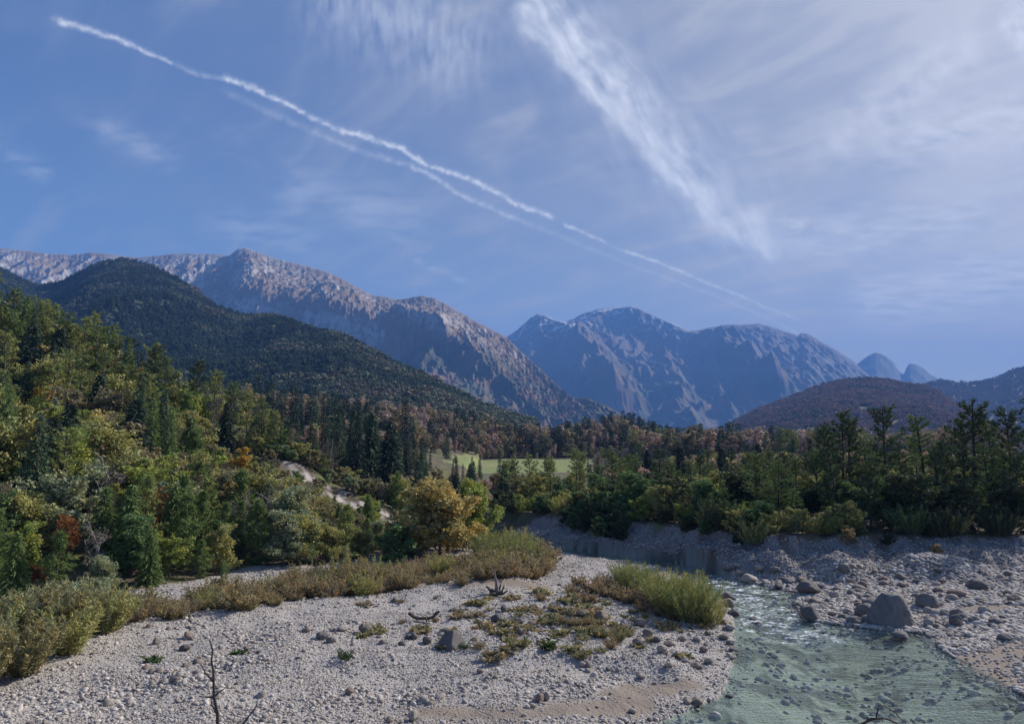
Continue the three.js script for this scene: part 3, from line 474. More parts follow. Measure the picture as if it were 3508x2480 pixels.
// ---------- stones ----------
function stone(seed, o = {}) {              // a worn block: a ball cut by soft planes and roughened
  const r = RNG(seed), g0 = new THREE.IcosahedronGeometry(1, o.detail ?? 7); g0.deleteAttribute('normal'); g0.deleteAttribute('uv');
  const g = mergeVertices(g0, 1e-4), P = g.attributes.position, planes = o.planes ?? Array.from({ length: o.cuts ?? 9 }, () => { const u = V3(r() * 2 - 1, r() * 2 - 1, r() * 2 - 1).normalize(); return [u, .66 + r() * .3]; }), v = V3(), col = [];
  const sharp = o.sharp ?? 9, off = r() * 90;
  for (let i = 0; i < P.count; i++) {
    v.fromBufferAttribute(P, i).normalize(); let s = Math.pow(1, -sharp);
    for (const [u, dist] of planes) { const c = u.dot(v) / dist; if (c > 0) s += Math.pow(c, sharp); }
    const q = Math.pow(s, -1 / sharp) * (1 + (o.rough ?? .05) * (fbm(v.x * 2.2 + off, v.y * 2.2 + v.z * 1.7, 3) + .7 * fbm(v.x * 6 + v.z * 3, v.y * 6 - v.z * 5 + off, 3)));
    P.setXYZ(i, v.x * q, v.y * q, v.z * q);
    const k = 1 + .6 * fbm(v.x * 3 + off, v.y * 3 + v.z * 2, 4) + .5 * fbm(v.x * 13, v.y * 13 + v.z * 9 + off, 3); col.push(k, k * .99, k * .97);
  }
  const uv = []; for (let i = 0; i < P.count; i++) uv.push(P.getX(i) * .9 + P.getZ(i) * .5, P.getY(i) * .9 - P.getZ(i) * .6);
  g.setAttribute('uv', new THREE.Float32BufferAttribute(uv, 2)); g.setAttribute('color', new THREE.Float32BufferAttribute(col, 3)); g.computeVertexNormals(); g.computeBoundingBox(); return g;
}
const rockBump = noiseTexture(512, (u, v) => .5 + 1.0 * fbm(u * 14, v * 14, 5) + .35 * (ridged(u * 9, v * 9, 3) - .5));
const stoneMat = (c, bump) => new THREE.MeshStandardMaterial({ color: rgb(...c), vertexColors: true, roughness: .92, ...(bump ? { bumpMap: rockBump, bumpScale: .014 } : {}) });
const SM = { pale: stoneMat([.35, .305, .265], 1), grey: stoneMat([.17, .157, .148], 1), dark: stoneMat([.125, .115, .11], 1), warm: stoneMat([.23, .185, .155], 1), red: stoneMat([.21, .145, .125], 1) };
const STONES = Array.from({ length: 10 }, (_, i) => stone(300 + i, { detail: 9, cuts: 8 + (i % 4) * 2, sharp: i % 2 ? 10 : 20, rough: .2 }));
function boulder(g, px, py, w, h, m, label, o = {}) {        // its foot at a pixel, its width and height in such pixels
  const [x, d] = spot(px, py), k = perPixel(d), b = g.boundingBox, me = mesh(o.name ?? 'boulder', g, m); tag(me, label, o.category ?? 'boulder', o.group);
  const sx = w * k / (b.max.x - b.min.x), sy = h * k * 1.18 / (b.max.y - b.min.y);
  me.scale.set(sx, sy, sx * (o.deep ?? .9)); me.rotation.y = o.turn ?? 0; const yd = d + w * k * .3;
  me.position.set(x, Math.max(height(x, yd), -.12) - b.min.y * sy - h * k * .2, -yd); return me;
}
const PYR = (l) => l.map(([x, y, z, q]) => [V3(x, y, z).normalize(), q]);
boulder(stone(401, { detail: 24, sharp: 13, rough: .1, planes: PYR([[-.62, .5, .42, .62], [.25, .32, 1, .6], [.86, .38, .35, .62], [0, 1, .1, .74], [-.5, .45, -.7, .66], [.6, .4, -.7, .66], [0, -1, 0, .5], [.0, .1, -1, .7]]) }), 2022, 1409, 108, 70, SM.grey, 'largest boulder, flat topped and wedge shaped, at the edge of the river', { deep: .85 });
boulder(stone(402, { detail: 10, sharp: 24, planes: PYR([[-.6, .6, .5, .6], [.75, .5, .5, .58], [.1, .3, -1, .6], [0, -1, 0, .45]]) }), 1012, 1458, 60, 36, SM.dark, 'dark pointed boulder among weeds on the gravel bar');
for (const [px, py, w, h, m, label] of [
  [1820, 1336, 56, 31, 'dark', 'dark smooth boulder standing alone beside the rapids'], [1823, 1396, 44, 32, 'dark', 'dark blocky boulder with water around its foot'], [1945, 1387, 44, 31, 'grey', 'rounded grey boulder in the group beside the largest boulder'],
  [1967, 1370, 52, 25, 'grey', 'low broad grey boulder just behind the largest boulder'], [2086, 1365, 49, 31, 'grey', 'big grey boulder on the cobbles behind the largest boulder'], [2201, 1327, 46, 25, 'dark', 'dark boulder high on the cobble beach'],
  [2157, 1341, 41, 18, 'red', 'reddish flat boulder on the cobble beach'], [2027, 1440, 40, 17, 'grey', 'flat boulder lying in shallow water before the largest boulder'], [1349, 1394, 33, 21, 'warm', 'round brown boulder near the dark upright stump'], [816, 1423, 29, 23, 'warm', 'squat brown boulder with a flat top on open gravel'],
  [1436, 1406, 27, 17, 'warm', 'rounded boulder on gravel below the tall green willow'], [1486, 1464, 25, 16, 'pale', 'pale rounded boulder at the gravel edge below the willow'], [925, 1621, 27, 21, 'pale', 'pale block of limestone beside wet sand'], [1649, 1385, 27, 15, 'dark', 'dark flat boulder at the water edge beside the tall green willow'],
]) boulder(STONES[(px * 7 + py) % 10], px, py, w, h, SM[m], label, { turn: px % 6 });
for (const [px, py, w, h, m] of [[1922, 1402, 34, 17, 'grey'], [1953, 1401, 30, 18, 'grey'], [2000, 1347, 23, 18, 'pale'], [2158, 1387, 38, 20, 'grey'], [2150, 1408, 27, 28, 'dark'], [2088, 1410, 24, 19, 'pale'], [2263, 1438, 32, 15, 'grey'], [1875, 1343, 23, 17, 'pale'], [2062, 1345, 26, 14, 'warm'], [2215, 1380, 30, 17, 'pale'], [2240, 1405, 30, 16, 'grey'], [2190, 1400, 26, 16, 'grey'], [2125, 1382, 24, 15, 'pale'], [2280, 1350, 30, 16, 'warm'], [2110, 1330, 26, 14, 'warm'], [2030, 1320, 24, 12, 'warm'], [1985, 1305, 24, 12, 'red'], [2250, 1310, 24, 12, 'grey'], [1895, 1392, 26, 12, 'dark'], [1870, 1385, 22, 11, 'dark'], [2105, 1412, 30, 12, 'grey'], [2130, 1420, 22, 9, 'grey'], [1790, 1362, 24, 10, 'dark'], [1815, 1375, 20, 10, 'dark']])
  boulder(STONES[(px * 3 + py) % 10], px, py, w, h, SM[m], 'medium rounded boulder on the cobble beach by the largest boulder', { turn: px % 6, group: 'boulders on the cobble beach' });
for (const [px, py, w, h, m] of [[1635, 1286, 27, 15, 'grey'], [1685, 1307, 36, 18, 'pale'], [1774, 1310, 30, 13, 'grey'], [1665, 1296, 20, 10, 'dark'], [1720, 1312, 22, 11, 'pale'], [1750, 1322, 22, 10, 'dark'], [1600, 1279, 20, 10, 'dark'], [1705, 1285, 22, 12, 'pale'], [1740, 1296, 24, 12, 'grey'], [1652, 1275, 20, 11, 'pale'], [1800, 1308, 24, 11, 'warm'], [1846, 1322, 24, 11, 'grey']])
  boulder(STONES[(px * 3 + py) % 10], px, py, w, h, SM[m], 'boulder at the foot of the eroded bank across the water', { turn: px % 6, group: 'boulders under the eroded bank' });
for (const [px, py, w, h, m] of [[1637, 1363, 26, 20, 'warm'], [1632, 1343, 22, 14, 'warm'], [1690, 1398, 21, 10, 'dark'], [1704, 1411, 18, 9, 'dark'], [1647, 1464, 22, 9, 'grey'], [1565, 1583, 28, 14, 'warm'], [1543, 1581, 21, 14, 'pale'], [1645, 1350, 16, 9, 'dark'], [1625, 1402, 26, 12, 'warm'], [1640, 1415, 24, 12, 'pale'], [1640, 1448, 20, 10, 'grey'], [1645, 1484, 16, 8, 'pale'], [1625, 1435, 22, 11, 'warm']])
  boulder(STONES[(px * 3 + py) % 10], px, py, w, h, SM[m], 'small boulder along the gravel side of the water', { turn: px % 6, group: 'boulders along the gravel water edge' });
for (const [px, py, w, h, m] of [[1305, 1386, 26, 12, 'warm'], [1112, 1396, 27, 16, 'dark'], [1455, 1429, 25, 15, 'warm'], [1431, 1450, 22, 17, 'warm'], [1211, 1576, 21, 20, 'warm'], [1226, 1573, 18, 18, 'pale'], [782, 1561, 21, 15, 'warm'], [874, 1622, 21, 14, 'pale'], [927, 1436, 17, 15, 'dark'], [913, 1434, 14, 12, 'dark'], [956, 1447, 24, 16, 'dark'], [884, 1352, 13, 10, 'warm'], [1081, 1488, 13, 10, 'pale'], [1076, 1512, 15, 10, 'warm'], [1129, 1374, 15, 17, 'dark'], [419, 1435, 25, 17, 'warm'], [347, 1446, 19, 13, 'warm'], [412, 1460, 27, 12, 'dark'], [720, 1435, 29, 17, 'grey'], [684, 1418, 19, 11, 'warm'], [766, 1416, 27, 10, 'pale'], [1165, 1402, 20, 11, 'dark'], [1193, 1404, 18, 10, 'warm'], [1240, 1415, 16, 9, 'warm'], [1130, 1440, 20, 10, 'dark'], [1170, 1425, 20, 12, 'warm'], [1410, 1425, 22, 12, 'grey'], [1475, 1440, 22, 11, 'grey'], [1500, 1450, 24, 11, 'warm'], [1520, 1475, 20, 10, 'pale'], [1530, 1440, 20, 11, 'warm'], [1565, 1440, 20, 10, 'pale'], [1590, 1425, 18, 10, 'warm'], [1420, 1600, 18, 10, 'pale'], [1440, 1525, 22, 10, 'pale'], [1500, 1500, 20, 10, 'warm'], [740, 1443, 22, 12, 'grey'], [900, 1447, 18, 9, 'grey'], [1560, 1500, 22, 12, 'warm'], [1590, 1490, 20, 11, 'grey'], [1580, 1465, 22, 12, 'warm']])
  boulder(STONES[(px * 3 + py) % 10], px, py, w, h, SM[m], { warm: 'brownish', pale: 'pale', dark: 'dark', grey: 'grey' }[m] + (w > 22 ? ' larger' : ' smaller') + ' head sized rock lying on the open gravel bar', { turn: px % 6, group: 'rocks on the gravel bar', name: 'rock', category: 'rock' });

{
  const r = RNG(870), hues = ['grey', 'warm', 'dark', 'pale', 'red', 'grey'];
  for (let n = 0, t = 0; n < 60 && t < 3000; t++) { const px = 1650 + r() * 640, py = 1285 + r() * 125; if (py > 1400 && px < 2080) continue; const [x, d] = spot(px, py), [s, right] = river(x, d); if (!right || s < .3 || surface(x, d, height(x, d))[1] < .3) continue; n++; const w = 12 + r() * r() * 26, m = hues[n % 6]; boulder(STONES[n % 10], px, py, w, w * (.42 + r() * .3), SM[m], { grey: 'grey', warm: 'brownish', dark: 'dark', pale: 'pale', red: 'reddish' }[m] + ' stray block among the cobbles of the far beach', { turn: r() * 6, group: 'stray blocks on the far beach', name: 'rock', category: 'rock' }); }
}
// cobbles that can be told apart, the largest 280 of them, then the uncountable gravel
{
  const r = RNG(900); let n = 0;
  const lib = STONES.map((_, i) => stone(500 + i, { detail: 3, cuts: 8, sharp: 6, rough: .05 }));
  for (let tries = 0; n < 280 && tries < 9000; tries++) {
    const right = tries % 3 === 0, x = right ? 15 + r() * 17 : -16 + r() * 29, d = right ? 36 + r() * 20 : 24.5 + r() * 24, h = height(x, d), [s] = river(x, d);
    if (s < .1 || surface(x, d, h)[1] < .6 || Math.abs(x / d) > .74 || (right && -near(BANK_TOP, x, d)[0] > -5.2)) continue;
    if (!right && r() > sm(-.15, .25, fbm(x * .22 + 4, d * .22, 3)) * .9 + .1) continue;
    const q = (.09 + .13 * r() * r()) * (right ? 1.7 : 1), [hue, sm2] = [['pale', SM.pale], ['pale', SM.pale], ['grey', SM.grey], ['brownish', SM.warm], ['pale', SM.pale], ['brownish', SM.warm]][Math.floor(r() * 6)], me = mesh('cobble', lib[n % 10], sm2), size = q > (right ? .24 : .14) ? 'large ' : q < (right ? .17 : .1) ? 'small ' : '';
    tag(me, size + hue + (right ? ' rounded cobble on the stony beach under the pine bank' : ' rounded cobble on the gravel bar'), 'cobble', right ? 'cobbles on the far beach' : 'cobbles on the gravel bar');
    me.position.set(x, h + q * .3, -d); me.rotation.set(r() * .4, r() * 6.28, r() * .4); me.scale.set(q * (1 + r() * .5), q * (.62 + r() * .3), q); n++;
  }
  const small = Array.from({ length: 4 }, (_, i) => stone(600 + i, { detail: 1, cuts: 6, sharp: 6, rough: .04 })), mats = stoneMat([1, 1, 1]), parts = [[], [], [], []];
  function put(x, d, q, under) { const h = height(x, d) + q * .22, t = r(), c = t < .5 ? [.405, .368, .332] : t < .75 ? [.315, .283, .254] : t < .92 ? [.235, .198, .168] : [.145, .133, .122], k = (.86 + r() * .44) * (under ? .75 : 1); parts[Math.floor(r() * 4)].push([x, h, d, q, c[0] * k, c[1] * k * (under ? 1.04 : 1), c[2] * k]); }
  for (let i = 0, got = 0; i < 900000 && got < 165000; i++) {           // the bar
    const d = 20.5 + 48 * Math.pow(r(), 1.3), x = -.74 * d + r() * (.74 * d + 14), [s, right] = river(x, d); if (right && s > 0) continue;
    const h = s < 0 ? 0 : height(x, d), st = surface(x, d, h)[1]; if (s < -.7 || r() > st * (.35 + .65 * sm(-.25, .1, fbm(x * .5 + 2, d * .5, 3)))) continue;
    const big = sm(-.05, .3, fbm(x * .22 + 4, d * .22, 3)); put(x, d, .012 + .022 * r() + (r() < .05 + .16 * big ? .06 * r() : 0) + (r() < .03 * big ? .07 : 0), s < 0); got++;
  }
  for (let i = 0, got = 0; i < 300000 && got < 52000; i++) {            // the far beach and the bank above it
    const d = 27 + 56 * r(), x = Math.max(-4, 12 - Math.max(0, d - 64) * .8) + r() * (.74 * d - 8), [s, right] = river(x, d); if (!right || s < -.5 || Math.abs(x / d) > .76) continue;
    const st = surface(x, d, height(x, d))[1]; if (r() > st) continue;
    put(x, d, .03 + .05 * r() + (st > .5 ? (r() < .5 ? .1 * r() * r() + .02 : 0) + (r() < .05 ? .1 * r() : 0) : 0), s < 0); got++;
  }
  for (let i = 0, got = 0; i < 80000 && got < 800; i++) {              // stones on the river bed and in its edge
    const d = 24 + 36 * r(), x = 4 + r() * 18, [s] = river(x, d); if (s > 0 || r() > sm(-.1, .2, fbm(x * .5 + 9, d * .5, 3)) + .1) continue; put(x, d, .05 + .16 * r() * r(), true); got++;
  }
  const Mx = new THREE.Matrix4(), Q = new THREE.Quaternion(), Eu = new THREE.Euler(), col = new THREE.Color();
  parts.forEach((list, k) => {
    const im = new THREE.InstancedMesh(small[k], mats, list.length); im.name = numbered('gravel'); im.castShadow = im.receiveShadow = true;
    list.forEach(([x, h, d, q, cr, cg, cb], i) => { Q.setFromEuler(Eu.set((r() - .5) * .8, r() * 6.28, (r() - .5) * .8)); Mx.compose(V3(x, h, -d), Q, V3(q * (1 + r() * .6), q * (.55 + r() * .35), q)); im.setMatrixAt(i, Mx); im.setColorAt(i, col.setRGB(cr, cg, cb)); });
    scene.add(tag(im, 'loose pale limestone pebbles covering the river flats', null, null, 'stuff'));
  });
}
console.log('stones');
// ---------- woods ----------
const flat = (px, py, y) => { const [a, b] = toward(px, py), d = (y - EYE) / b; return [a * d, d]; };
PROTO.gold = [broadleaf(25, 7.2, { wide: .40, low: .03, limbs: 16, forks: 6, twigs: 5, per: 36, leaf: .18 })];
PROTO.gold[0].userData.box = new THREE.Box3().setFromObject(PROTO.gold[0]);
const PLACES = [];            // taken places, so that trunks keep apart
const room = (x, d, q) => { for (const [a, b, c] of PLACES) if ((a - x) ** 2 + (b - d) ** 2 < (q * .5 + c * .5) ** 2) return false; PLACES.push([x, d, q]); return true; };
function treeAt(kind, i, name, px, top, foot, d, m, label, category, group, o) {   // its top and its foot's column in the picture, at a known depth
  const [a] = toward(foot, 1150), x = a * d, H = EYE + toward(px, top)[1] * d - height(x, d); PLACES.push([x, d, 2]);
  return plant(kind, i, name, x, d, H, m, label, category, group, o);
}
// the golden tree in mid picture, two crowns
plant('gold', 0, 'golden_tree', ...flat(985, 1243, .8), 7.1, M.gold, 'broad golden brown tree standing on the gravel edge in mid valley', 'tree', null, { turn: 1, wide: 1.3 });
plant('gold', 0, 'golden_tree', ...flat(1052, 1225, .9), 6.6, M.yellowGreen, 'yellow green tree touching the golden brown tree', 'tree', null, { turn: 3.4, wide: .95 });

// right bank: tall pines against the sky, shade painted into their darker greens
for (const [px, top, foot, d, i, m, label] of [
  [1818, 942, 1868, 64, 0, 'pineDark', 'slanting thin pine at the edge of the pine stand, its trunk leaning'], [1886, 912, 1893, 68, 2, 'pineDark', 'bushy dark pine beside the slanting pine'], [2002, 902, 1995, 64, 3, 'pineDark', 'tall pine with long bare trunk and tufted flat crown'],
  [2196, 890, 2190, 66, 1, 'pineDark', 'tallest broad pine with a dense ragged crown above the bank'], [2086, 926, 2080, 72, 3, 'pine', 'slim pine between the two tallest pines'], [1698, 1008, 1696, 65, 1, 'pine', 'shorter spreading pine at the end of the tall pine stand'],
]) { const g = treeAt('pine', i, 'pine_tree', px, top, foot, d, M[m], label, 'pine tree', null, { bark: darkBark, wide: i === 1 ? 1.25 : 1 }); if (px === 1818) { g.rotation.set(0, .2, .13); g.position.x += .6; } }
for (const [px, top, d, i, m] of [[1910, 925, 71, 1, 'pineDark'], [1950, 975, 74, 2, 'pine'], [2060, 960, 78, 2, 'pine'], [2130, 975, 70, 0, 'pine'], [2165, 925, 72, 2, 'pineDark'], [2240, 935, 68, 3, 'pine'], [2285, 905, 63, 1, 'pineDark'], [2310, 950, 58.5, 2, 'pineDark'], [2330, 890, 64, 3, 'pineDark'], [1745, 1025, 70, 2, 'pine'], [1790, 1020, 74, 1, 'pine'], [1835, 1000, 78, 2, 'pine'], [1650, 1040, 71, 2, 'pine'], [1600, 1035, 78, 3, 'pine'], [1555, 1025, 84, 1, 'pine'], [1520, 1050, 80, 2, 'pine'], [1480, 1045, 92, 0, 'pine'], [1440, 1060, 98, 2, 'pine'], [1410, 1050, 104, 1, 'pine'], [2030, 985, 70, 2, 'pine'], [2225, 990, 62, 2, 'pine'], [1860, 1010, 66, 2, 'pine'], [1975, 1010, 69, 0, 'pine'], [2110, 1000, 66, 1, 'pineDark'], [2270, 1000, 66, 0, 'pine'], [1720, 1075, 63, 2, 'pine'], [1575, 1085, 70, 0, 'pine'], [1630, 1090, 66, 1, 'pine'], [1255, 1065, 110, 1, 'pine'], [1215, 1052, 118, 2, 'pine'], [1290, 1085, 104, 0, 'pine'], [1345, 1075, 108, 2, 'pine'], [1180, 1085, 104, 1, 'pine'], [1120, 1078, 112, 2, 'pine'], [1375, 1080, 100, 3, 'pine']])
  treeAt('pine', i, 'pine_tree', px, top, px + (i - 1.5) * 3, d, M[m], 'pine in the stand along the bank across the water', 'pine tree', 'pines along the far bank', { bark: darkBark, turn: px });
{
  const r = RNG(1200);
  for (let n = 0, t = 0; n < 70 && t < 5000; t++) {        // more pines and young growth filling the stand
    const d = 60 + r() * 50, a = lerp(-.02, .74, r()), x = a * d, [, , sd] = near(BANK_TOP, x, d), q = near(BANK_TOP, x, d)[0]; if (sd > 0 || q < 2.2 || river(x, d)[0] < 2 || (a < .12 && d < 88) || !room(x, d, 3.2)) continue;
    const H = 6 + r() * 3.6; if (pixelOf(x, height(x, d) + H, d)[1] < 1000) continue; n++;
    plant('pine', Math.floor(r() * 4), 'pine_tree', x, d, H, [M.pine, M.pineDark, M.pineOlive][n % 3], 'pine in the stand along the bank across the water', 'pine tree', 'pines along the far bank', { bark: darkBark });
  }
  for (let n = 0, t = 0; n < 120 && t < 6000; t++) {        // broadleaf undergrowth between them, some in leaf colours darkened for shade
    const d = 60 + r() * 45, a = lerp(.02, .74, r()), x = a * d, [q, , sd] = near(BANK_TOP, x, d); if (sd > 0 || q < 1.2 || river(x, d)[0] < 2 || (a < .12 && d < 88) || !room(x, d, 1.5)) continue; n++;
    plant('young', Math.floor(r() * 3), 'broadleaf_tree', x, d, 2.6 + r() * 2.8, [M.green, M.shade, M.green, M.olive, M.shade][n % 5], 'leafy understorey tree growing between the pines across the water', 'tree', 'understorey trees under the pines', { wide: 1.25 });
  }
  for (let n = 0, t = 0; n < 70 && t < 4000; t++) {        // bushes along the brink
    const k = r() * (BANK_TOP.length - 4), i = Math.floor(k) + 1, x = lerp(BANK_TOP[i][0], BANK_TOP[i + 1][0], k % 1) + (r() - .3) * 2.6, d = lerp(BANK_TOP[i][1], BANK_TOP[i + 1][1], k % 1) + .3 + r() * 3.2; if (x / d > .74 || !room(x, d, .9)) continue; n++;
    const px = pixelOf(x, 3, d)[0];
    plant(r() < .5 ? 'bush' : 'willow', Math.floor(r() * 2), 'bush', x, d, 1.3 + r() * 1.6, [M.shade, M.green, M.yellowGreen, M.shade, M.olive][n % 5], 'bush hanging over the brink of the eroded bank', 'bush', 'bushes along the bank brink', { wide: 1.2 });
  }
}
for (const [px, py, h, i, m, label] of [[1852, 1196, 62, 0, 'willow', 'bright green bush with sunlight painted in its leaves on the brink of the bank'], [1915, 1192, 52, 1, 'willow', 'second bright green bush on the brink, beside dark undergrowth'], [1790, 1205, 40, 0, 'greyGreen', 'small grey green bush on the bank brink'], [1612, 1196, 44, 1, 'willow', 'light green bush on the bank above the boulders']]) { const d = 58.6 - (px < 1700 ? -5 : 0); plant('bush', i, 'bush', toward(px, py)[0] * d, d, h * perPixel(d), M[m], label, 'bush', null, { wide: 1.1 }); }  // lit bushes: the light is put into a paler leaf green
plant('broad', 2, 'broadleaf_tree', toward(2135, 1150)[0] * 60, 60, 4.6, M.shade, 'shade darkened glossy leaved round tree at the front of the pine stand', 'tree', null, { wide: 1.2 });
plant('broad', 0, 'broadleaf_tree', toward(2262, 1150)[0] * 60, 60, 4.4, M.shade, 'low tree with shade darkened leaves on the bank beneath the end pines', 'tree', null, { wide: 1.5 });

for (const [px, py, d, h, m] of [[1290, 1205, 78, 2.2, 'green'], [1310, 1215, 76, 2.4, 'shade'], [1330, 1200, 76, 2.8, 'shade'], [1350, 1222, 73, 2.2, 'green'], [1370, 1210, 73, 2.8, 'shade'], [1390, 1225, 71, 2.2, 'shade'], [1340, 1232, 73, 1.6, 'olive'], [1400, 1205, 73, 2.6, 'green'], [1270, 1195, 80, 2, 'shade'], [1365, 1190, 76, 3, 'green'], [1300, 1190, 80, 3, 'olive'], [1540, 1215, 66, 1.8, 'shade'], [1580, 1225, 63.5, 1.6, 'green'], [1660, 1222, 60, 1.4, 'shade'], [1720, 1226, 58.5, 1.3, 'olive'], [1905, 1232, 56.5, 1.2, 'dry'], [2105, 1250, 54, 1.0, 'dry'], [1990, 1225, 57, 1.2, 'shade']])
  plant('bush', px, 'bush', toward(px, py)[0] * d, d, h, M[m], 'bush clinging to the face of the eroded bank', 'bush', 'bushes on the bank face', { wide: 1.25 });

// the wooded slope above the side channel
const onHill = (px, py, lift) => spot(px, py, lift, 34, 130);
for (const [kind, i, name, px, py, H, m, label, cat, o] of [
  ['broad', 1, 'yellow_tree', 97, 912, 6, 'yellow', 'bright yellow tree half way up the wooded slope', 'tree', {}], ['broad', 3, 'yellow_tree', 190, 868, 5.5, 'gold', 'thin golden tree just above the bright yellow tree', 'tree', {}], ['broad', 0, 'yellow_tree', 402, 1068, 5, 'gold', 'wide golden bush low on the wooded slope', 'tree', { wide: 1.35 }],
  ['broad', 2, 'yellow_tree', 538, 1036, 4, 'yellow', 'small yellow tree above the olive scrub slope', 'tree', {}], ['broad', 3, 'red_tree', 332, 1150, 4.6, 'rust', 'reddish brown half bare tree among green pines', 'tree', {}], ['broad', 3, 'red_tree', 157, 1205, 3.6, 'orange', 'small orange tree at the dark gap in the slope', 'tree', { wide: .8 }],
  ['broad', 3, 'red_tree', 211, 1160, 3.2, 'orange', 'orange leaved sapling next to a bare grey tree', 'tree', { wide: .8 }], ['bush', 1, 'red_bush', 84, 1287, 1.2, 'rust', 'tiny red bush at the foot of the slope', 'bush', {}], ['broad', 3, 'red_tree', 290, 1100, 2.6, 'orange', 'narrow orange sapling against dark shade', 'tree', { wide: .5 }],
  ['spruce', 2, 'spruce_tree', 384, 800, 9, 'spruceDark', 'dark spruce standing out on the brow of the slope', 'spruce tree', {}], ['spruce', 2, 'spruce_tree', 506, 950, 6, 'spruceDark', 'small dark spruce beside the bare slope edge', 'spruce tree', {}], ['spruce', 0, 'spruce_tree', 345, 900, 10, 'spruceDark', 'tall dark spruce below the brow spruce', 'spruce tree', {}],
  ['bare', 0, 'bare_tree', 84, 1025, 6.5, 'twiggy', 'pale bare tree with forked white trunk on the green slope', 'tree', { bark: paleBark }], ['bare', 1, 'bare_tree', 232, 905, 6, 'twiggy', 'pale bare tree with upright branches on the upper slope', 'tree', { bark: paleBark }], ['bare', 0, 'bare_tree', 428, 985, 7, 'twiggy', 'spreading leafless grey tree over the olive slope', 'tree', { wide: 1.4 }],
  ['spruce', 2, 'spruce_tree', 825, 1150, 4.2, 'fresh', 'fresh green young conifer below the landslide scar', 'conifer', {}],
]) { const [x, d] = onHill(px, py, H * .6); PLACES.push([x, d, 2]); plant(kind, i, name, x, d, H, M[m], label, cat, null, o); }
{
  const r = RNG(1300), SPUR = table([[440, 985], [520, 1000], [600, 1022], [660, 1050], [720, 1098], [800, 1128], [860, 1158], [960, 1190]]); let n = 0;
  for (let t = 0; n < 640 && t < 40000; t++) {
    const a = lerp(-.8, -.13, r()), d = 42 + r() * 62, x = a * d, h = leftHill(x, d); if (h < .55 || d > 104) continue;
    const [px, py] = pixelOf(x, h, d), df = near(HILL_FOOT, x, d)[0], sc = near(SCAR, x, d)[0]; if (sc < .7 && r() < .75) continue;
    if (d > 92 && x > -34) continue;
    const fit = (H) => (px > 440 && d < 87 ? Math.min(H, EYE + toward(px, SPUR(px) + 22 * r())[1] * d - h) : H); if (fit(9) < .9) continue;
    const k = fbm(x * .09 + 2, d * .09, 3) + (r() - .5) * .35; let q;
    if (px > 470 && py < 1150) {                            // low olive scrub on the spur below the scar
      if (!room(x, d, 1.3)) continue; q = r();
      if (q < .7) plant('bush', n, 'bush', x, d, fit(1.4 + r() * 1.4), [M.olive, M.greyGreen, M.scrubOlive][n % 3], 'bush on the open spur below the landslide scar', 'bush', 'olive bushes on the spur', { wide: 1.2 });
      else if (q < .82) plant('bare', n, 'bare_tree', x, d, fit(2.6 + r() * 2), M.twiggy, 'thin leafless sapling on the open spur', 'tree', 'bare saplings on the spur');
      else plant('youngPine', n, 'young_pine', x, d, fit(2.4 + r() * 2.2), M.fresh, 'young pine among the olive bushes of the spur', 'pine tree', 'young pines on the spur');
    } else if (px > 400 || df < 7) {                        // young pines and leafy growth along the foot
      if (!room(x, d, 1.75)) continue; q = r(); const H = fit(2.2 + r() * 2.6 + Math.min(2.6, df * .25));
      const open = px > 480; if (q < (open ? .24 : .4)) plant('youngPine', n, 'young_pine', x, d, H, [M.fresh, M.pineOlive, M.fresh][n % 3], 'young pine at the foot of the wooded slope', 'pine tree', 'young pines at the slope foot');
      else if (q < (open ? .3 : .56)) plant('spruce', 2, 'spruce_tree', x, d, H, M.fresh, 'young full spruce at the foot of the wooded slope', 'spruce tree', 'young spruces at the slope foot', { wide: 1.2 });
      else if (q < .9) plant('young', n, 'young_tree', x, d, H * .9, (open ? [M.olive, M.greyGreen, M.scrubOlive, M.olive, M.beechOlive] : [M.olive, M.yellowGreen, M.greyGreen, M.green, M.olive])[n % 5], 'leafy young tree at the foot of the wooded slope', 'tree', 'leafy trees at the slope foot', { wide: 1.1 });
      else plant('bare', n, 'bare_tree', x, d, H, M.twiggy, 'half bare grey sapling at the foot of the wooded slope', 'tree', 'bare saplings at the slope foot', { bark: paleBark });
    } else {                                                // the mixed wood above
      if (!room(x, d, 2.3)) continue; const H = 4.5 + r() * 4.2 + 1.5 * sm(20, 60, -x);
      if (k > .12) plant('pine', n, 'pine_tree', x, d, H + 1.2, [M.pineOlive, M.pineOlive, M.pine][n % 3], 'pine in the mixed wood on the sunny slope', 'pine tree', 'pines in the slope wood');
      else if (k > 0) plant('spruce', n, 'spruce_tree', x, d, H + .6, [M.spruce, M.fresh, M.spruceDark][n % 3], 'spruce in the mixed wood on the sunny slope', 'spruce tree', 'spruces in the slope wood', { wide: 1.15 });
      else if (k > -.3) plant(n % 3 ? 'young' : 'broad', n, 'broadleaf_tree', x, d, H * .85, [M.olive, M.yellowGreen, M.greyGreen, M.beechOlive, M.olive, M.yellowGreen, M.olive, M.gold, M.beechOlive][n % 9], 'leafy tree in the mixed wood on the sunny slope', 'tree', 'leafy trees in the slope wood', { wide: 1.1 });
      else plant('bare', n, 'bare_tree', x, d, H * .9, M.twiggy, 'nearly leafless tree in the mixed wood on the slope', 'tree', 'bare trees in the slope wood', { bark: n % 2 ? paleBark : barkMat });
    }
    n++;
  }
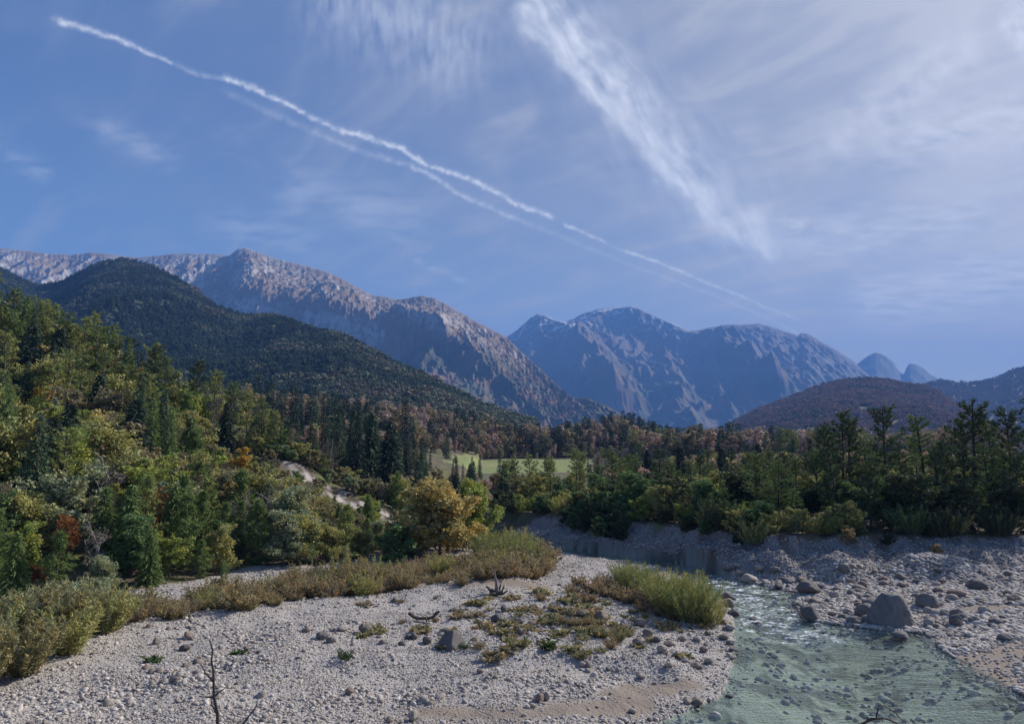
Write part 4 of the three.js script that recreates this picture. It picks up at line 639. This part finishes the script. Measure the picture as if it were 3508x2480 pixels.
  for (const [px, top, d, m] of [[20, 660, 100, 'pine'], [60, 665, 98, 'pineOlive'], [110, 690, 97, 'pine'], [150, 705, 96, 'pineOlive'], [190, 720, 95, 'pine'], [230, 745, 96, 'pine'], [275, 755, 97, 'pineDark'], [320, 765, 96, 'pineDark'], [-20, 640, 99, 'pine'], [345, 790, 94, 'pine'], [420, 800, 95, 'pineDark'], [465, 825, 93, 'pineOlive'], [505, 850, 92, 'pine'], [545, 870, 92, 'pineOlive'], [580, 885, 91, 'pine'], [612, 915, 90, 'pineOlive'], [640, 960, 89, 'pine']])
    treeAt('pine', px + 40, 'pine_tree', px, top, px, d, M[m], 'pine on the brow of the wooded slope', 'pine tree', 'pines along the brow', { turn: px });
}
console.log('slope');
{
  const r = RNG(1350);
  for (let k = 0; k < 46; k++) { const t = r() * (SCAR.length - 1.01), i = Math.floor(t), x = lerp(SCAR[i][0], SCAR[i + 1][0], t - i) + (r() - .5), d = lerp(SCAR[i][1], SCAR[i + 1][1], t - i) + (k % 5 ? .9 + r() * 6 : -.6 - r() * .5); plant(k % 6 ? 'bush' : 'bare', k, 'bush', x, d, .7 + r() * 1.1 + (k % 5 ? Math.max(0, d - 88) * .25 : 0), k % 6 ? [M.olive, M.beechOlive, M.green, M.greyGreen][k % 4] : M.twiggy, 'bush along the edge of the landslide scar', 'bush', 'bushes along the landslide scar', { wide: 1.2 }); }
}
// the valley beyond: spruces behind the scar, beech and spruce on the rise, hedges round the meadow
for (const [px, top, d, i, s] of [[700, 960, 112, 0, 1], [720, 935, 118, 1, 1], [745, 945, 116, 0, 1], [762, 925, 124, 1, 1], [785, 940, 118, 0, 1], [805, 955, 114, 1, 1], [825, 970, 120, 0, 1], [845, 985, 116, 0, 1.1], [868, 960, 130, 1, 1], [890, 1000, 118, 0, 1.1], [912, 985, 126, 1, 1], [935, 1030, 120, 2, 1], [675, 990, 108, 0, 1], [660, 985, 112, 1, 1], [955, 1035, 130, 0, 1], [1148, 1033, 150, 2, 1.1], [1075, 1020, 170, 1, 1], [1050, 1045, 160, 0, 1], [1320, 1030, 230, 0, 1]])
  treeAt('spruce', i, 'spruce_tree', px, top, px, d, px % 3 ? M.spruce : M.spruceDark, px < 1000 ? 'spruce in the stand behind the landslide scar' : 'single spruce standing before the green meadow', 'spruce tree', px < 1000 ? 'spruces behind the scar' : 'spruces before the meadow', { wide: s });
{
  const r = RNG(1400), cand = [];
  for (let t = 0; t < 30000 && cand.length < 2700; t++) {
    const d = Math.sqrt(lerp(96 ** 2, 440 ** 2, r())), a = lerp(-.42, .66, r()), x = a * d; if ((d < 128 && river(x, d)[0] < 4) || leftHill(x, d) > height(x, d) - .5 && d < 96) continue;
    if (inside(MEADOW, x, d) || !room(x, d, 4.6)) continue;
    const n = fbm(x * .022 + 3, d * .022, 3) + (r() - .5) * .3, hedge = d > 210 && d < 330 && a > -.13 && a < .16;
    let H = (n > .0 ? 11 : 9) + r() * 6; if (hedge) H = 3 + r() * 5; const y = height(x, d), [px, top] = pixelOf(x, y + H, d);
    if (d < 222 && px > 985 && px < 1330) { const lim = 1058 + 14 * r(); if (top < lim) { H *= .5; if (pixelOf(x, y + H, d)[1] < lim) H = EYE + toward(px, lim)[1] * d - y; if (H < 2) continue; } }
    if (px < 1000 && d < 240) { const lim = table([[500, 880], [600, 915], [660, 955], [720, 945], [780, 925], [860, 965], [930, 1000], [1000, 1030]])(px) + r() * 25; if (top < lim) H = EYE + toward(px, lim)[1] * d - y; if (H < 2.5) continue; }
    if (px > 1330 && d < 260) { const lim = table([[1330, 1040], [1480, 1020], [1700, 1010], [2400, 1000]])(px); if (top < lim) H = Math.max(3, EYE + toward(px, lim + r() * 20)[1] * d - y); }
    cand.push([x, d, H, a < -.05 ? (n > .06 ? 'spruce' : 'beech') : (n > .1 ? 'spruce' : n > -.12 ? 'beech' : 'pine'), r()]);
  }
  cand.sort((p, q) => p[1] - q[1]); const count = { spruce: 0, beech: 0, pine: 0 }, rest = { spruce: [], beech: [], pine: [] };
  for (const [x, d, H, k, q] of cand) {
    if (count[k]++ > 170) { rest[k].push([x, height(x, d), d, H, q]); continue; }
    if (k === 'spruce') plant(d < 150 ? 'spruce' : 'farSpruce', count[k], 'spruce_tree', x, d, H + 2, q < .5 ? M.spruce : M.spruceDark, 'spruce in the valley wood around the meadow', 'spruce tree', 'spruces of the valley wood');
    else if (k === 'pine') plant('farPine', count[k], 'pine_tree', x, d, H, q < .5 ? M.pine : M.pineOlive, 'pine in the valley wood around the meadow', 'pine tree', 'pines of the valley wood', { bark: darkBark });
    else plant(d < 150 ? 'young' : 'farBeech', count[k], 'beech_tree', x, d, H, [M.beech, M.beechPink, M.beechOlive, M.olive][Math.floor(q * 4)], 'autumn beech in the valley wood around the meadow', 'beech tree', 'beeches of the valley wood', { bark: barkMat });
  }
  // what lies beyond telling apart: far woods
  const soupOf = (k, i) => PROTO[k][i].children[1].geometry, Mx = new THREE.Matrix4(), Q = new THREE.Quaternion(), up = V3(0, 1, 0), cc = new THREE.Color();
  const white = (t) => leafMat([1, 1, 1], t);
  function wood(name, geo, H0, list, tintOf, label, m) { const im = new THREE.InstancedMesh(geo, m, list.length); im.name = numbered(name); list.forEach(([x, y, d, H, q], i) => { const s = H / H0, w = s * (.85 + .4 * r()); Mx.compose(V3(x, y - .3, -d), Q.setFromAxisAngle(up, r() * 6.28), V3(w, s, w)); im.setMatrixAt(i, Mx); im.setColorAt(i, cc.setRGB(...tintOf(q, x, d))); }); im.castShadow = im.receiveShadow = true; scene.add(tag(im, label, null, null, 'stuff')); }
  const dark = (q) => { const k = .75 + .5 * r(); return [.05 * k, .075 * k, .045 * k]; }, brown = (q) => { const k = .8 + .45 * r(), c = [[.42, .295, .205], [.45, .335, .265], [.27, .23, .125], [.3, .25, .13]][Math.floor(q * 4)]; return c.map((v) => v * k); };
  wood('valley_forest', soupOf('farSpruce', 0), 16, rest.spruce, dark, 'dark conifers massed on the far valley rise', white(.12));
  wood('valley_forest', soupOf('farBeech', 0), 13, rest.beech, brown, 'brown beech wood massed on the far valley rise', white(.2));
  wood('valley_forest', soupOf('farPine', 0), 13, rest.pine, dark, 'far pines massed along the valley floor', white(.15));
  const tiny = spruce(97, 13, { big: 4.4, sprays: 2.6, slim: .2 }).children[1].geometry, puff = broadleaf(98, 11, { leaf: 1.3, per: 5, limbs: 7, forks: 3, twigs: 3, wide: .42 }).children[1].geometry;
  const scatter = (R, nu, count, keep) => { const out = []; for (let t = 0; out.length < count && t < count * 12; t++) { const i = Math.floor(r() * nu), v = Math.sqrt(r()), j = Math.min(R.rows - 1, Math.floor(v * R.rows / 1.12)), fu = r(), fv = r(), o = (j * R.m + i) * 3, o2 = o + R.m * 3, p = (c) => lerp(lerp(R.pos[o + c], R.pos[o + 3 + c], fu), lerp(R.pos[o2 + c], R.pos[o2 + 3 + c], fu), fv), x = p(0), y = p(1), d = -p(2); if (keep && !keep(x, y, d)) continue; out.push([x, y, d, 8 + r() * 6, r()]); } return out; };
  const conif = scatter(darkHill, 420, 26000), mixn = (x, d) => fbm(x / 90 + 1, d / 90, 4) - .2 * sm(-.32, -.15, x / d);
  wood('hill_forest', tiny, 13, conif.filter(([x, , d, , q]) => mixn(x, d) + (q - .5) * .3 > -.16), (q, x, d) => { const k = .7 + .6 * r(); return [.068 * k, .096 * k, .06 * k]; }, 'dense dark conifer forest clothing the near hill', white(.1));
  wood('hill_forest', puff, 11, conif.filter(([x, , d, , q]) => mixn(x, d) + (q - .5) * .3 <= -.16), (q) => { const k = .8 + .5 * r(); return q < .5 ? [.16 * k, .175 * k, .1 * k] : [.2 * k, .165 * k, .115 * k]; }, 'paler leafy trees mixed into the hill forest', white(.15));
  wood('beech_forest', puff, 11, scatter(beechHill, 240, 15000).map((p) => [p[0], p[1] - 3, p[2], 9 + p[4] * 5, p[4]]), (q, x, d) => { const k = .75 + .5 * r(), n = fbm(x / 90, d / 90, 4) + (q - .5) * .3; return n > .05 ? [.34 * k, .225 * k, .17 * k] : n > -.12 ? [.27 * k, .195 * k, .135 * k] : [.18 * k, .175 * k, .115 * k]; }, 'rusty beech forest covering the rounded hill', white(.15));
  wood('far_forest', puff, 11, scatter(farHill, 180, 7000).map((p) => [p[0], p[1] - 3, p[2], 11 + p[4] * 6, p[4]]), () => { const k = .75 + .5 * r(); return [.27 * k, .195 * k, .135 * k]; }, 'forest on the far shaded hill', white(.15));
}
console.log('woods');
// ---------- scrub, weeds, wood and saplings on the gravel ----------
{
  const r = RNG(2000), front = [[-60, 1560], [250, 1437], [450, 1390], [560, 1388], [680, 1356], [900, 1332], [1060, 1325], [1225, 1292]], back = [[1215, 1240], [1080, 1250], [960, 1258], [860, 1266], [720, 1290], [610, 1302], [480, 1342], [330, 1378], [230, 1395], [60, 1390], [-60, 1400]];
  const poly = [...front, ...back].map(([px, py]) => flat(px, py, .8));
  let n = 0;
  for (let t = 0; n < 265 && t < 20000; t++) {
    const d = 24 + r() * 44, x = -20 + r() * 24; if (!inside(poly, x, d) || !room(x, d, lerp(.5, .62, r()))) continue; n++;
    const px = pixelOf(x, .8, d)[0], tall = px < 250;
    plant(tall ? 'shrub' : 'scrub', n, tall ? 'willow_shrub' : 'scrub', x, d, tall ? 1.5 + r() * 1.1 : (.7 + r() * r() * 1.1) * (px > 1050 ? 1.35 : 1), px < 250 ? [M.scrubOlive, M.greyGreen, M.olive][n % 3] : px < 640 ? [M.scrubOlive, M.scrub, M.scrubBrown][n % 3] : [M.scrub, M.scrubBrown, M.dry, M.scrub][n % 4],
      tall ? 'willow shrub in the thicket at the near end of the gravel bar' : px < 640 ? 'scrub bush in the band along the side channel' : 'scrub bush in the band below the golden tree', tall ? 'willow shrub' : 'bush', tall ? 'willow thicket' : px < 640 ? 'scrub along the side channel' : 'russet scrub band', { wide: 1.15 });
  }
  for (let t = 0, k = 0; k < 40 && t < 4000; t++) {
    const d = 28 + r() * 40, x = -18 + r() * 22, px = pixelOf(x, .8, d)[0]; if (px < 260 || !inside(poly, x, d) || fbm(x * .4, d * .4, 2) < -.02) continue; k++;
    plant('shrub', k, 'willow_shrub', x, d, 1.2 + r() * .75, [M.scrub, M.scrubOlive, M.olive, M.dry][k % 4], 'shrub standing above the low scrub band', 'willow shrub', 'taller shrubs in the scrub band', { wide: 1.1 });
  }
  for (let t = 0, k = 0; k < 34 && t < 4000; t++) {
    const d = 58 + r() * 24, x = -15 + r() * 12, [px, py] = pixelOf(x, 1, d); if (!room(x, d, 1.1) || px < 790 || px > 1090 || (px > 930 && d < 66)) continue; k++;
    plant(k % 3 ? 'bush' : 'young', k, 'bush', x, d, 1.4 + r() * (px < 930 ? 2.2 : 1), [M.greyGreen, M.olive, M.yellowGreen, M.green][k % 4], 'bush round the foot of the golden tree', 'bush', 'bushes round the golden tree', { wide: 1.25 });
  }
  const put = (kind, i, name, px, py, hpx, m, label, cat, group, o) => { const [x, d] = spot(px, py); return plant(kind, i, name, x, d, hpx * perPixel(d), M[m], label, cat, group, o); };
  put('willow', 0, 'willow_bush', 1545, 1398, 118, 'willow', 'tall feathery green willow bush beside the rapids', 'willow bush', null, { wide: 1.05 });
  for (const [px, py, h, i] of [[1515, 1382, 95, 1], [1570, 1392, 80, 0], [1490, 1362, 80, 0], [1455, 1345, 78, 1], [1425, 1330, 72, 0], [1395, 1318, 62, 1], [1530, 1360, 85, 1], [1590, 1400, 62, 1]]) put('willow', i, 'willow_bush', px, py, h, px % 2 ? 'willow' : 'olive', 'feathery willow bush in the clump by the rapids', 'willow bush', 'green willows by the rapids', { wide: 1.1 });
  for (const [px, py, h] of [[1330, 1330, 38], [1360, 1338, 42], [1390, 1346, 44], [1420, 1352, 40], [1450, 1362, 36], [1480, 1380, 30], [1350, 1318, 34], [1300, 1312, 26], [1315, 1350, 30], [1372, 1325, 36], [1440, 1372, 26], [1505, 1392, 24], [1280, 1330, 24]]) put('scrub', px, 'scrub', px, py, h, px % 3 ? 'scrubBrown' : 'dry', 'dry bush in front of the green willows', 'bush', 'dry bushes before the willows', { wide: 1.3 });
  for (const [px, py, h] of [[1130, 1268, 82], [1160, 1272, 76], [1100, 1262, 72], [1190, 1280, 62], [1145, 1252, 72], [1175, 1258, 66]]) put('willow', px, 'willow_bush', px, py, h, px % 2 ? 'olive' : 'willow', 'bushy willow at the head of the gravel bar', 'willow bush', 'olive willows at the bar head', { wide: 1.15 });
  for (const [px, py, h, m] of [[1350, 1430, 30, 'scrubOlive'], [1385, 1440, 34, 'scrubOlive'], [1370, 1455, 26, 'dry'], [1290, 1405, 24, 'scrub'], [1325, 1405, 26, 'scrub'], [1260, 1400, 22, 'dry'], [1405, 1425, 26, 'scrubOlive'], [1240, 1370, 20, 'scrub'], [1210, 1345, 20, 'dry']]) put('scrub', px, 'scrub', px, py, h, m, 'low sparse bush among the weeds of the gravel bar', 'bush', 'sparse bushes among the weeds', { wide: 1.2 });
  for (const [px, py, h, label] of [[773, 1477, 24, 'dark green leafy weed clump alone on pale gravel'], [343, 1484, 14, 'small bright green weed clump near pale cobbles'], [538, 1466, 12, 'low green mat of weeds on the gravel'], [1040, 1455, 17, 'green weed tuft against the dark pointed boulder'], [1225, 1450, 16, 'green weed tuft at the edge of the weedy gravel']]) put('weed', px, 'weed_clump', px, py, h, 'weed', label, 'weed', null, { wide: 1.6 });
  let w = 0;
  for (let t = 0; w < 120 && t < 6000; t++) {
    const px = 640 + r() * 960, py = 1325 + r() * 160; if (r() > Math.exp(-Math.pow((px - 1270) / 230, 2)) * Math.exp(-Math.pow((py - 1395) / 55, 2)) + .06) continue;
    const [x, d] = spot(px, py); if (river(x, d)[0] < .8) continue; w++;
    plant('weed', w, 'weed_tuft', x, d, .16 + r() * .3, [M.scrubOlive, M.dry, M.scrubOlive, M.scrub, M.scrubBrown][w % 5], 'weed tuft growing between stones of the gravel bar', 'weed', 'weeds on the gravel bar', { wide: 1.4 });
  }
  for (const [px, py, h, i, label] of [[498, 1345, 84, 0, 'slender pale stemmed sapling beside the side channel'], [776, 1292, 72, 1, 'slender sapling rising from the russet scrub'], [700, 1275, 55, 0, 'wispy grey sapling at the edge of the wood behind the scrub'], [945, 1255, 44, 1, 'small broad leaved sapling in front of the golden tree']]) { const g = put('broad', 3, 'sapling', px, py, h, i ? 'olive' : 'fresh', label, 'sapling', null, { wide: .55, bark: paleBark }); }
  put('bush', 0, 'bush', 132, 1345, 36, 'green', 'dark green bush on the grassy ledge by the side channel', 'bush', null, {});
  put('bush', 1, 'bush', 255, 1312, 38, 'greyGreen', 'grey twiggy bush at the foot of the wooded slope', 'bush', null, {}); put('bush', 0, 'bush', 322, 1312, 42, 'yellowGreen', 'yellow green bush at the wood edge above the gravel', 'bush', null, {});

  // driftwood and stumps
  const weathered = mat([.21, .185, .165]), darkWood = mat([.075, .058, .048]);
  const limb = (name, parent, paths, m) => { const out = []; for (const [pts, r0, r1] of paths) { const c = new THREE.CatmullRomCurve3(pts.map((p) => V3(...p))).getPoints(10); c.forEach((p, i) => { p.x += .02 * noise(i * 1.7, r0 * 90); p.z += .02 * noise(i * 1.3 + 7, r0 * 70); }); tube(out, c, r0, r1, 7); } return mesh(name, soupGeometry(out), m, parent); };
  const stand = (name, label, cat, px, py) => { const [x, d] = spot(px, py), g = thing(name, label, cat); g.position.set(x, height(x, d), -d); return g; };
  let g = stand('tree_stump', 'weathered stump with a tall pale spike and splayed dark roots', 'stump', 1111, 1337);
  limb('spike', g, [[[[.05, 0, 0], [.06, .5, 0], [-.02, 1.0, .02], [-.1, 1.5, 0]], .13, .03]], weathered);
  for (const p of [[[0, .1, 0], [-.3, .28, .1], [-.55, .5, .1]], [[.05, .1, 0], [.35, .2, .1], [.5, .55, .05]], [[0, .1, .1], [-.25, .1, .3], [-.5, -.05, .4]], [[.1, .12, .05], [.4, .1, .2], [.72, .3, .2]], [[0, .15, 0], [.2, .3, -.2], [.3, .6, -.25]]]) limb('root', g, [[p, .12, .03]], darkWood);
  g = stand('driftwood_log', 'dark driftwood log with upturned root ends on the gravel', 'driftwood', 950, 1396);
  limb('log', g, [[[[-.75, .42, 0], [-.4, .2, .05], [0, .16, 0], [.4, .2, .05], [.75, .5, 0]], .09, .06]], darkWood); for (const p of [[[-.35, .2, 0], [-.3, .1, .2], [-.25, -.05, .3]], [[.1, .2, .05], [.15, .08, .2], [.12, -.1, .25]], [[.45, .25, .05], [.5, .1, .15], [.52, -.1, .2]], [[.5, .3, 0], [.62, .5, .1], [.66, .62, .1]]]) limb('root', g, [[p, .05, .015]], darkWood);
  g = stand('dark_stump', 'dark upright rotten stump near the dry brown bushes', 'stump', 1311, 1342);
  limb('post', g, [[[[0, -.1, 0], [-.04, .3, 0], [.03, .6, 0], [-.05, .85, .02]], .13, .06]], darkWood); limb('root', g, [[[[.05, .1, 0], [.25, .12, .1], [.42, .02, .15]], .08, .03]], darkWood); limb('root', g, [[[[0, .5, 0], [.16, .66, 0], [.34, .62, .05]], .06, .02]], darkWood);
  // logs and dead trunks at the landslide
  for (const [p0, p1, d, label] of [[[695, 1074], [742, 1088], 86, 'long thin fallen trunk lying along the landslide edge'], [[724, 1101], [790, 1107], 84.5, 'pale fallen log bridging the landslide scar']]) { const a = toward(...p0), b = toward(...p1); const l = thing('fallen_log', label, 'log'); limb('log', l, [[[[a[0] * d, EYE + a[1] * d, -d], [(a[0] + b[0]) / 2 * d, EYE + (a[1] + b[1]) / 2 * d, -d - .1], [b[0] * (d + 1), EYE + b[1] * (d + 1), -d - 1]], .13, .09]], weathered); }
  for (const [px, top, foot, fy, label] of [[746, 985, 727, 1085, 'tallest dead pale trunk above the landslide with a sparse top'], [681, 1005, 677, 1045, 'short dead trunk at the upper landslide edge'], [754, 1060, 751, 1092, 'broken pale snag beside the fallen log'], [655, 975, 652, 1020, 'slim dead trunk before the dark spruces']]) { const d = 90, a = toward(px, top), b = toward(foot, fy), l = thing('dead_tree', label, 'dead tree'), x = b[0] * d, y0 = Math.min(height(x, d), EYE + b[1] * d); limb('trunk', l, [[[[x, y0 - .2, -d], [(a[0] + b[0]) / 2 * d + .1, (y0 + EYE + a[1] * d) / 2, -d], [a[0] * d, EYE + a[1] * d, -d]], .12, .05]], weathered); for (let k = 0; k < 5; k++) { const t = .55 + .09 * k, yy = lerp(y0, EYE + a[1] * d, t), xx = lerp(x, a[0] * d, t), s = k % 2 ? 1 : -1; limb('branch', l, [[[[xx, yy, -d], [xx + s * .3, yy + .12, -d + .1], [xx + s * .6, yy + .1, -d + .15]], .03, .01]], weathered); } }
  // twigs that rise from the slope below the eye
  const bark = mat([.055, .045, .04]), P = (px, py, d) => { const [a, b] = toward(px, py); return [a * d, EYE + b * d, -d]; };
  g = thing('bare_sapling', 'dark leafless sapling rising in front of the pale gravel', 'sapling'); const D0 = 5.2;
  limb('stem', g, [[[[P(492, 1700, D0)[0] + .1, height(P(492, 1700, D0)[0], D0) - .1, -D0], P(490, 1700, D0), P(484, 1600, D0), P(478, 1530, D0), P(474, 1480, D0), P(471, 1435, D0)], .016, .004]], bark);
  for (const p of [[[477, 1530], [462, 1508], [448, 1488]], [[479, 1562], [465, 1563], [444, 1561]], [[479, 1560], [492, 1552], [505, 1540]], [[484, 1600], [476, 1580], [471, 1568]], [[477, 1528], [481, 1510], [482, 1492]]]) limb('twig', g, [[p.map(([a, b]) => P(a, b, D0 + .02)), .008, .003]], bark);
  limb('branch', g, [[[P(492, 1690, D0), P(525, 1650, D0 - .1), P(548, 1618, D0 - .15), P(576, 1578, D0 - .2)], .011, .004]], bark);
  g = thing('arching_twig', 'thin arching bare twig over the river at the water side', 'twig'); const D1 = 6.5, foot = P(1880, 1750, D1);
  limb('stem', g, [[[[foot[0], height(foot[0], D1) - .1, -D1], P(1890, 1680, D1), P(1935, 1622, D1), P(1965, 1612, D1), P(1990, 1612, D1), P(2024, 1632, D1)], .014, .005]], bark); for (const p of [[[1935, 1622], [1950, 1611], [1972, 1610]], [[1965, 1612], [1968, 1590], [1975, 1581], [2000, 1592], [2030, 1622]]]) limb('twig', g, [[p.map(([a, b]) => P(a, b, D1)), .007, .003]], bark);
}
console.log('bar');
renderer.render(scene, camera);
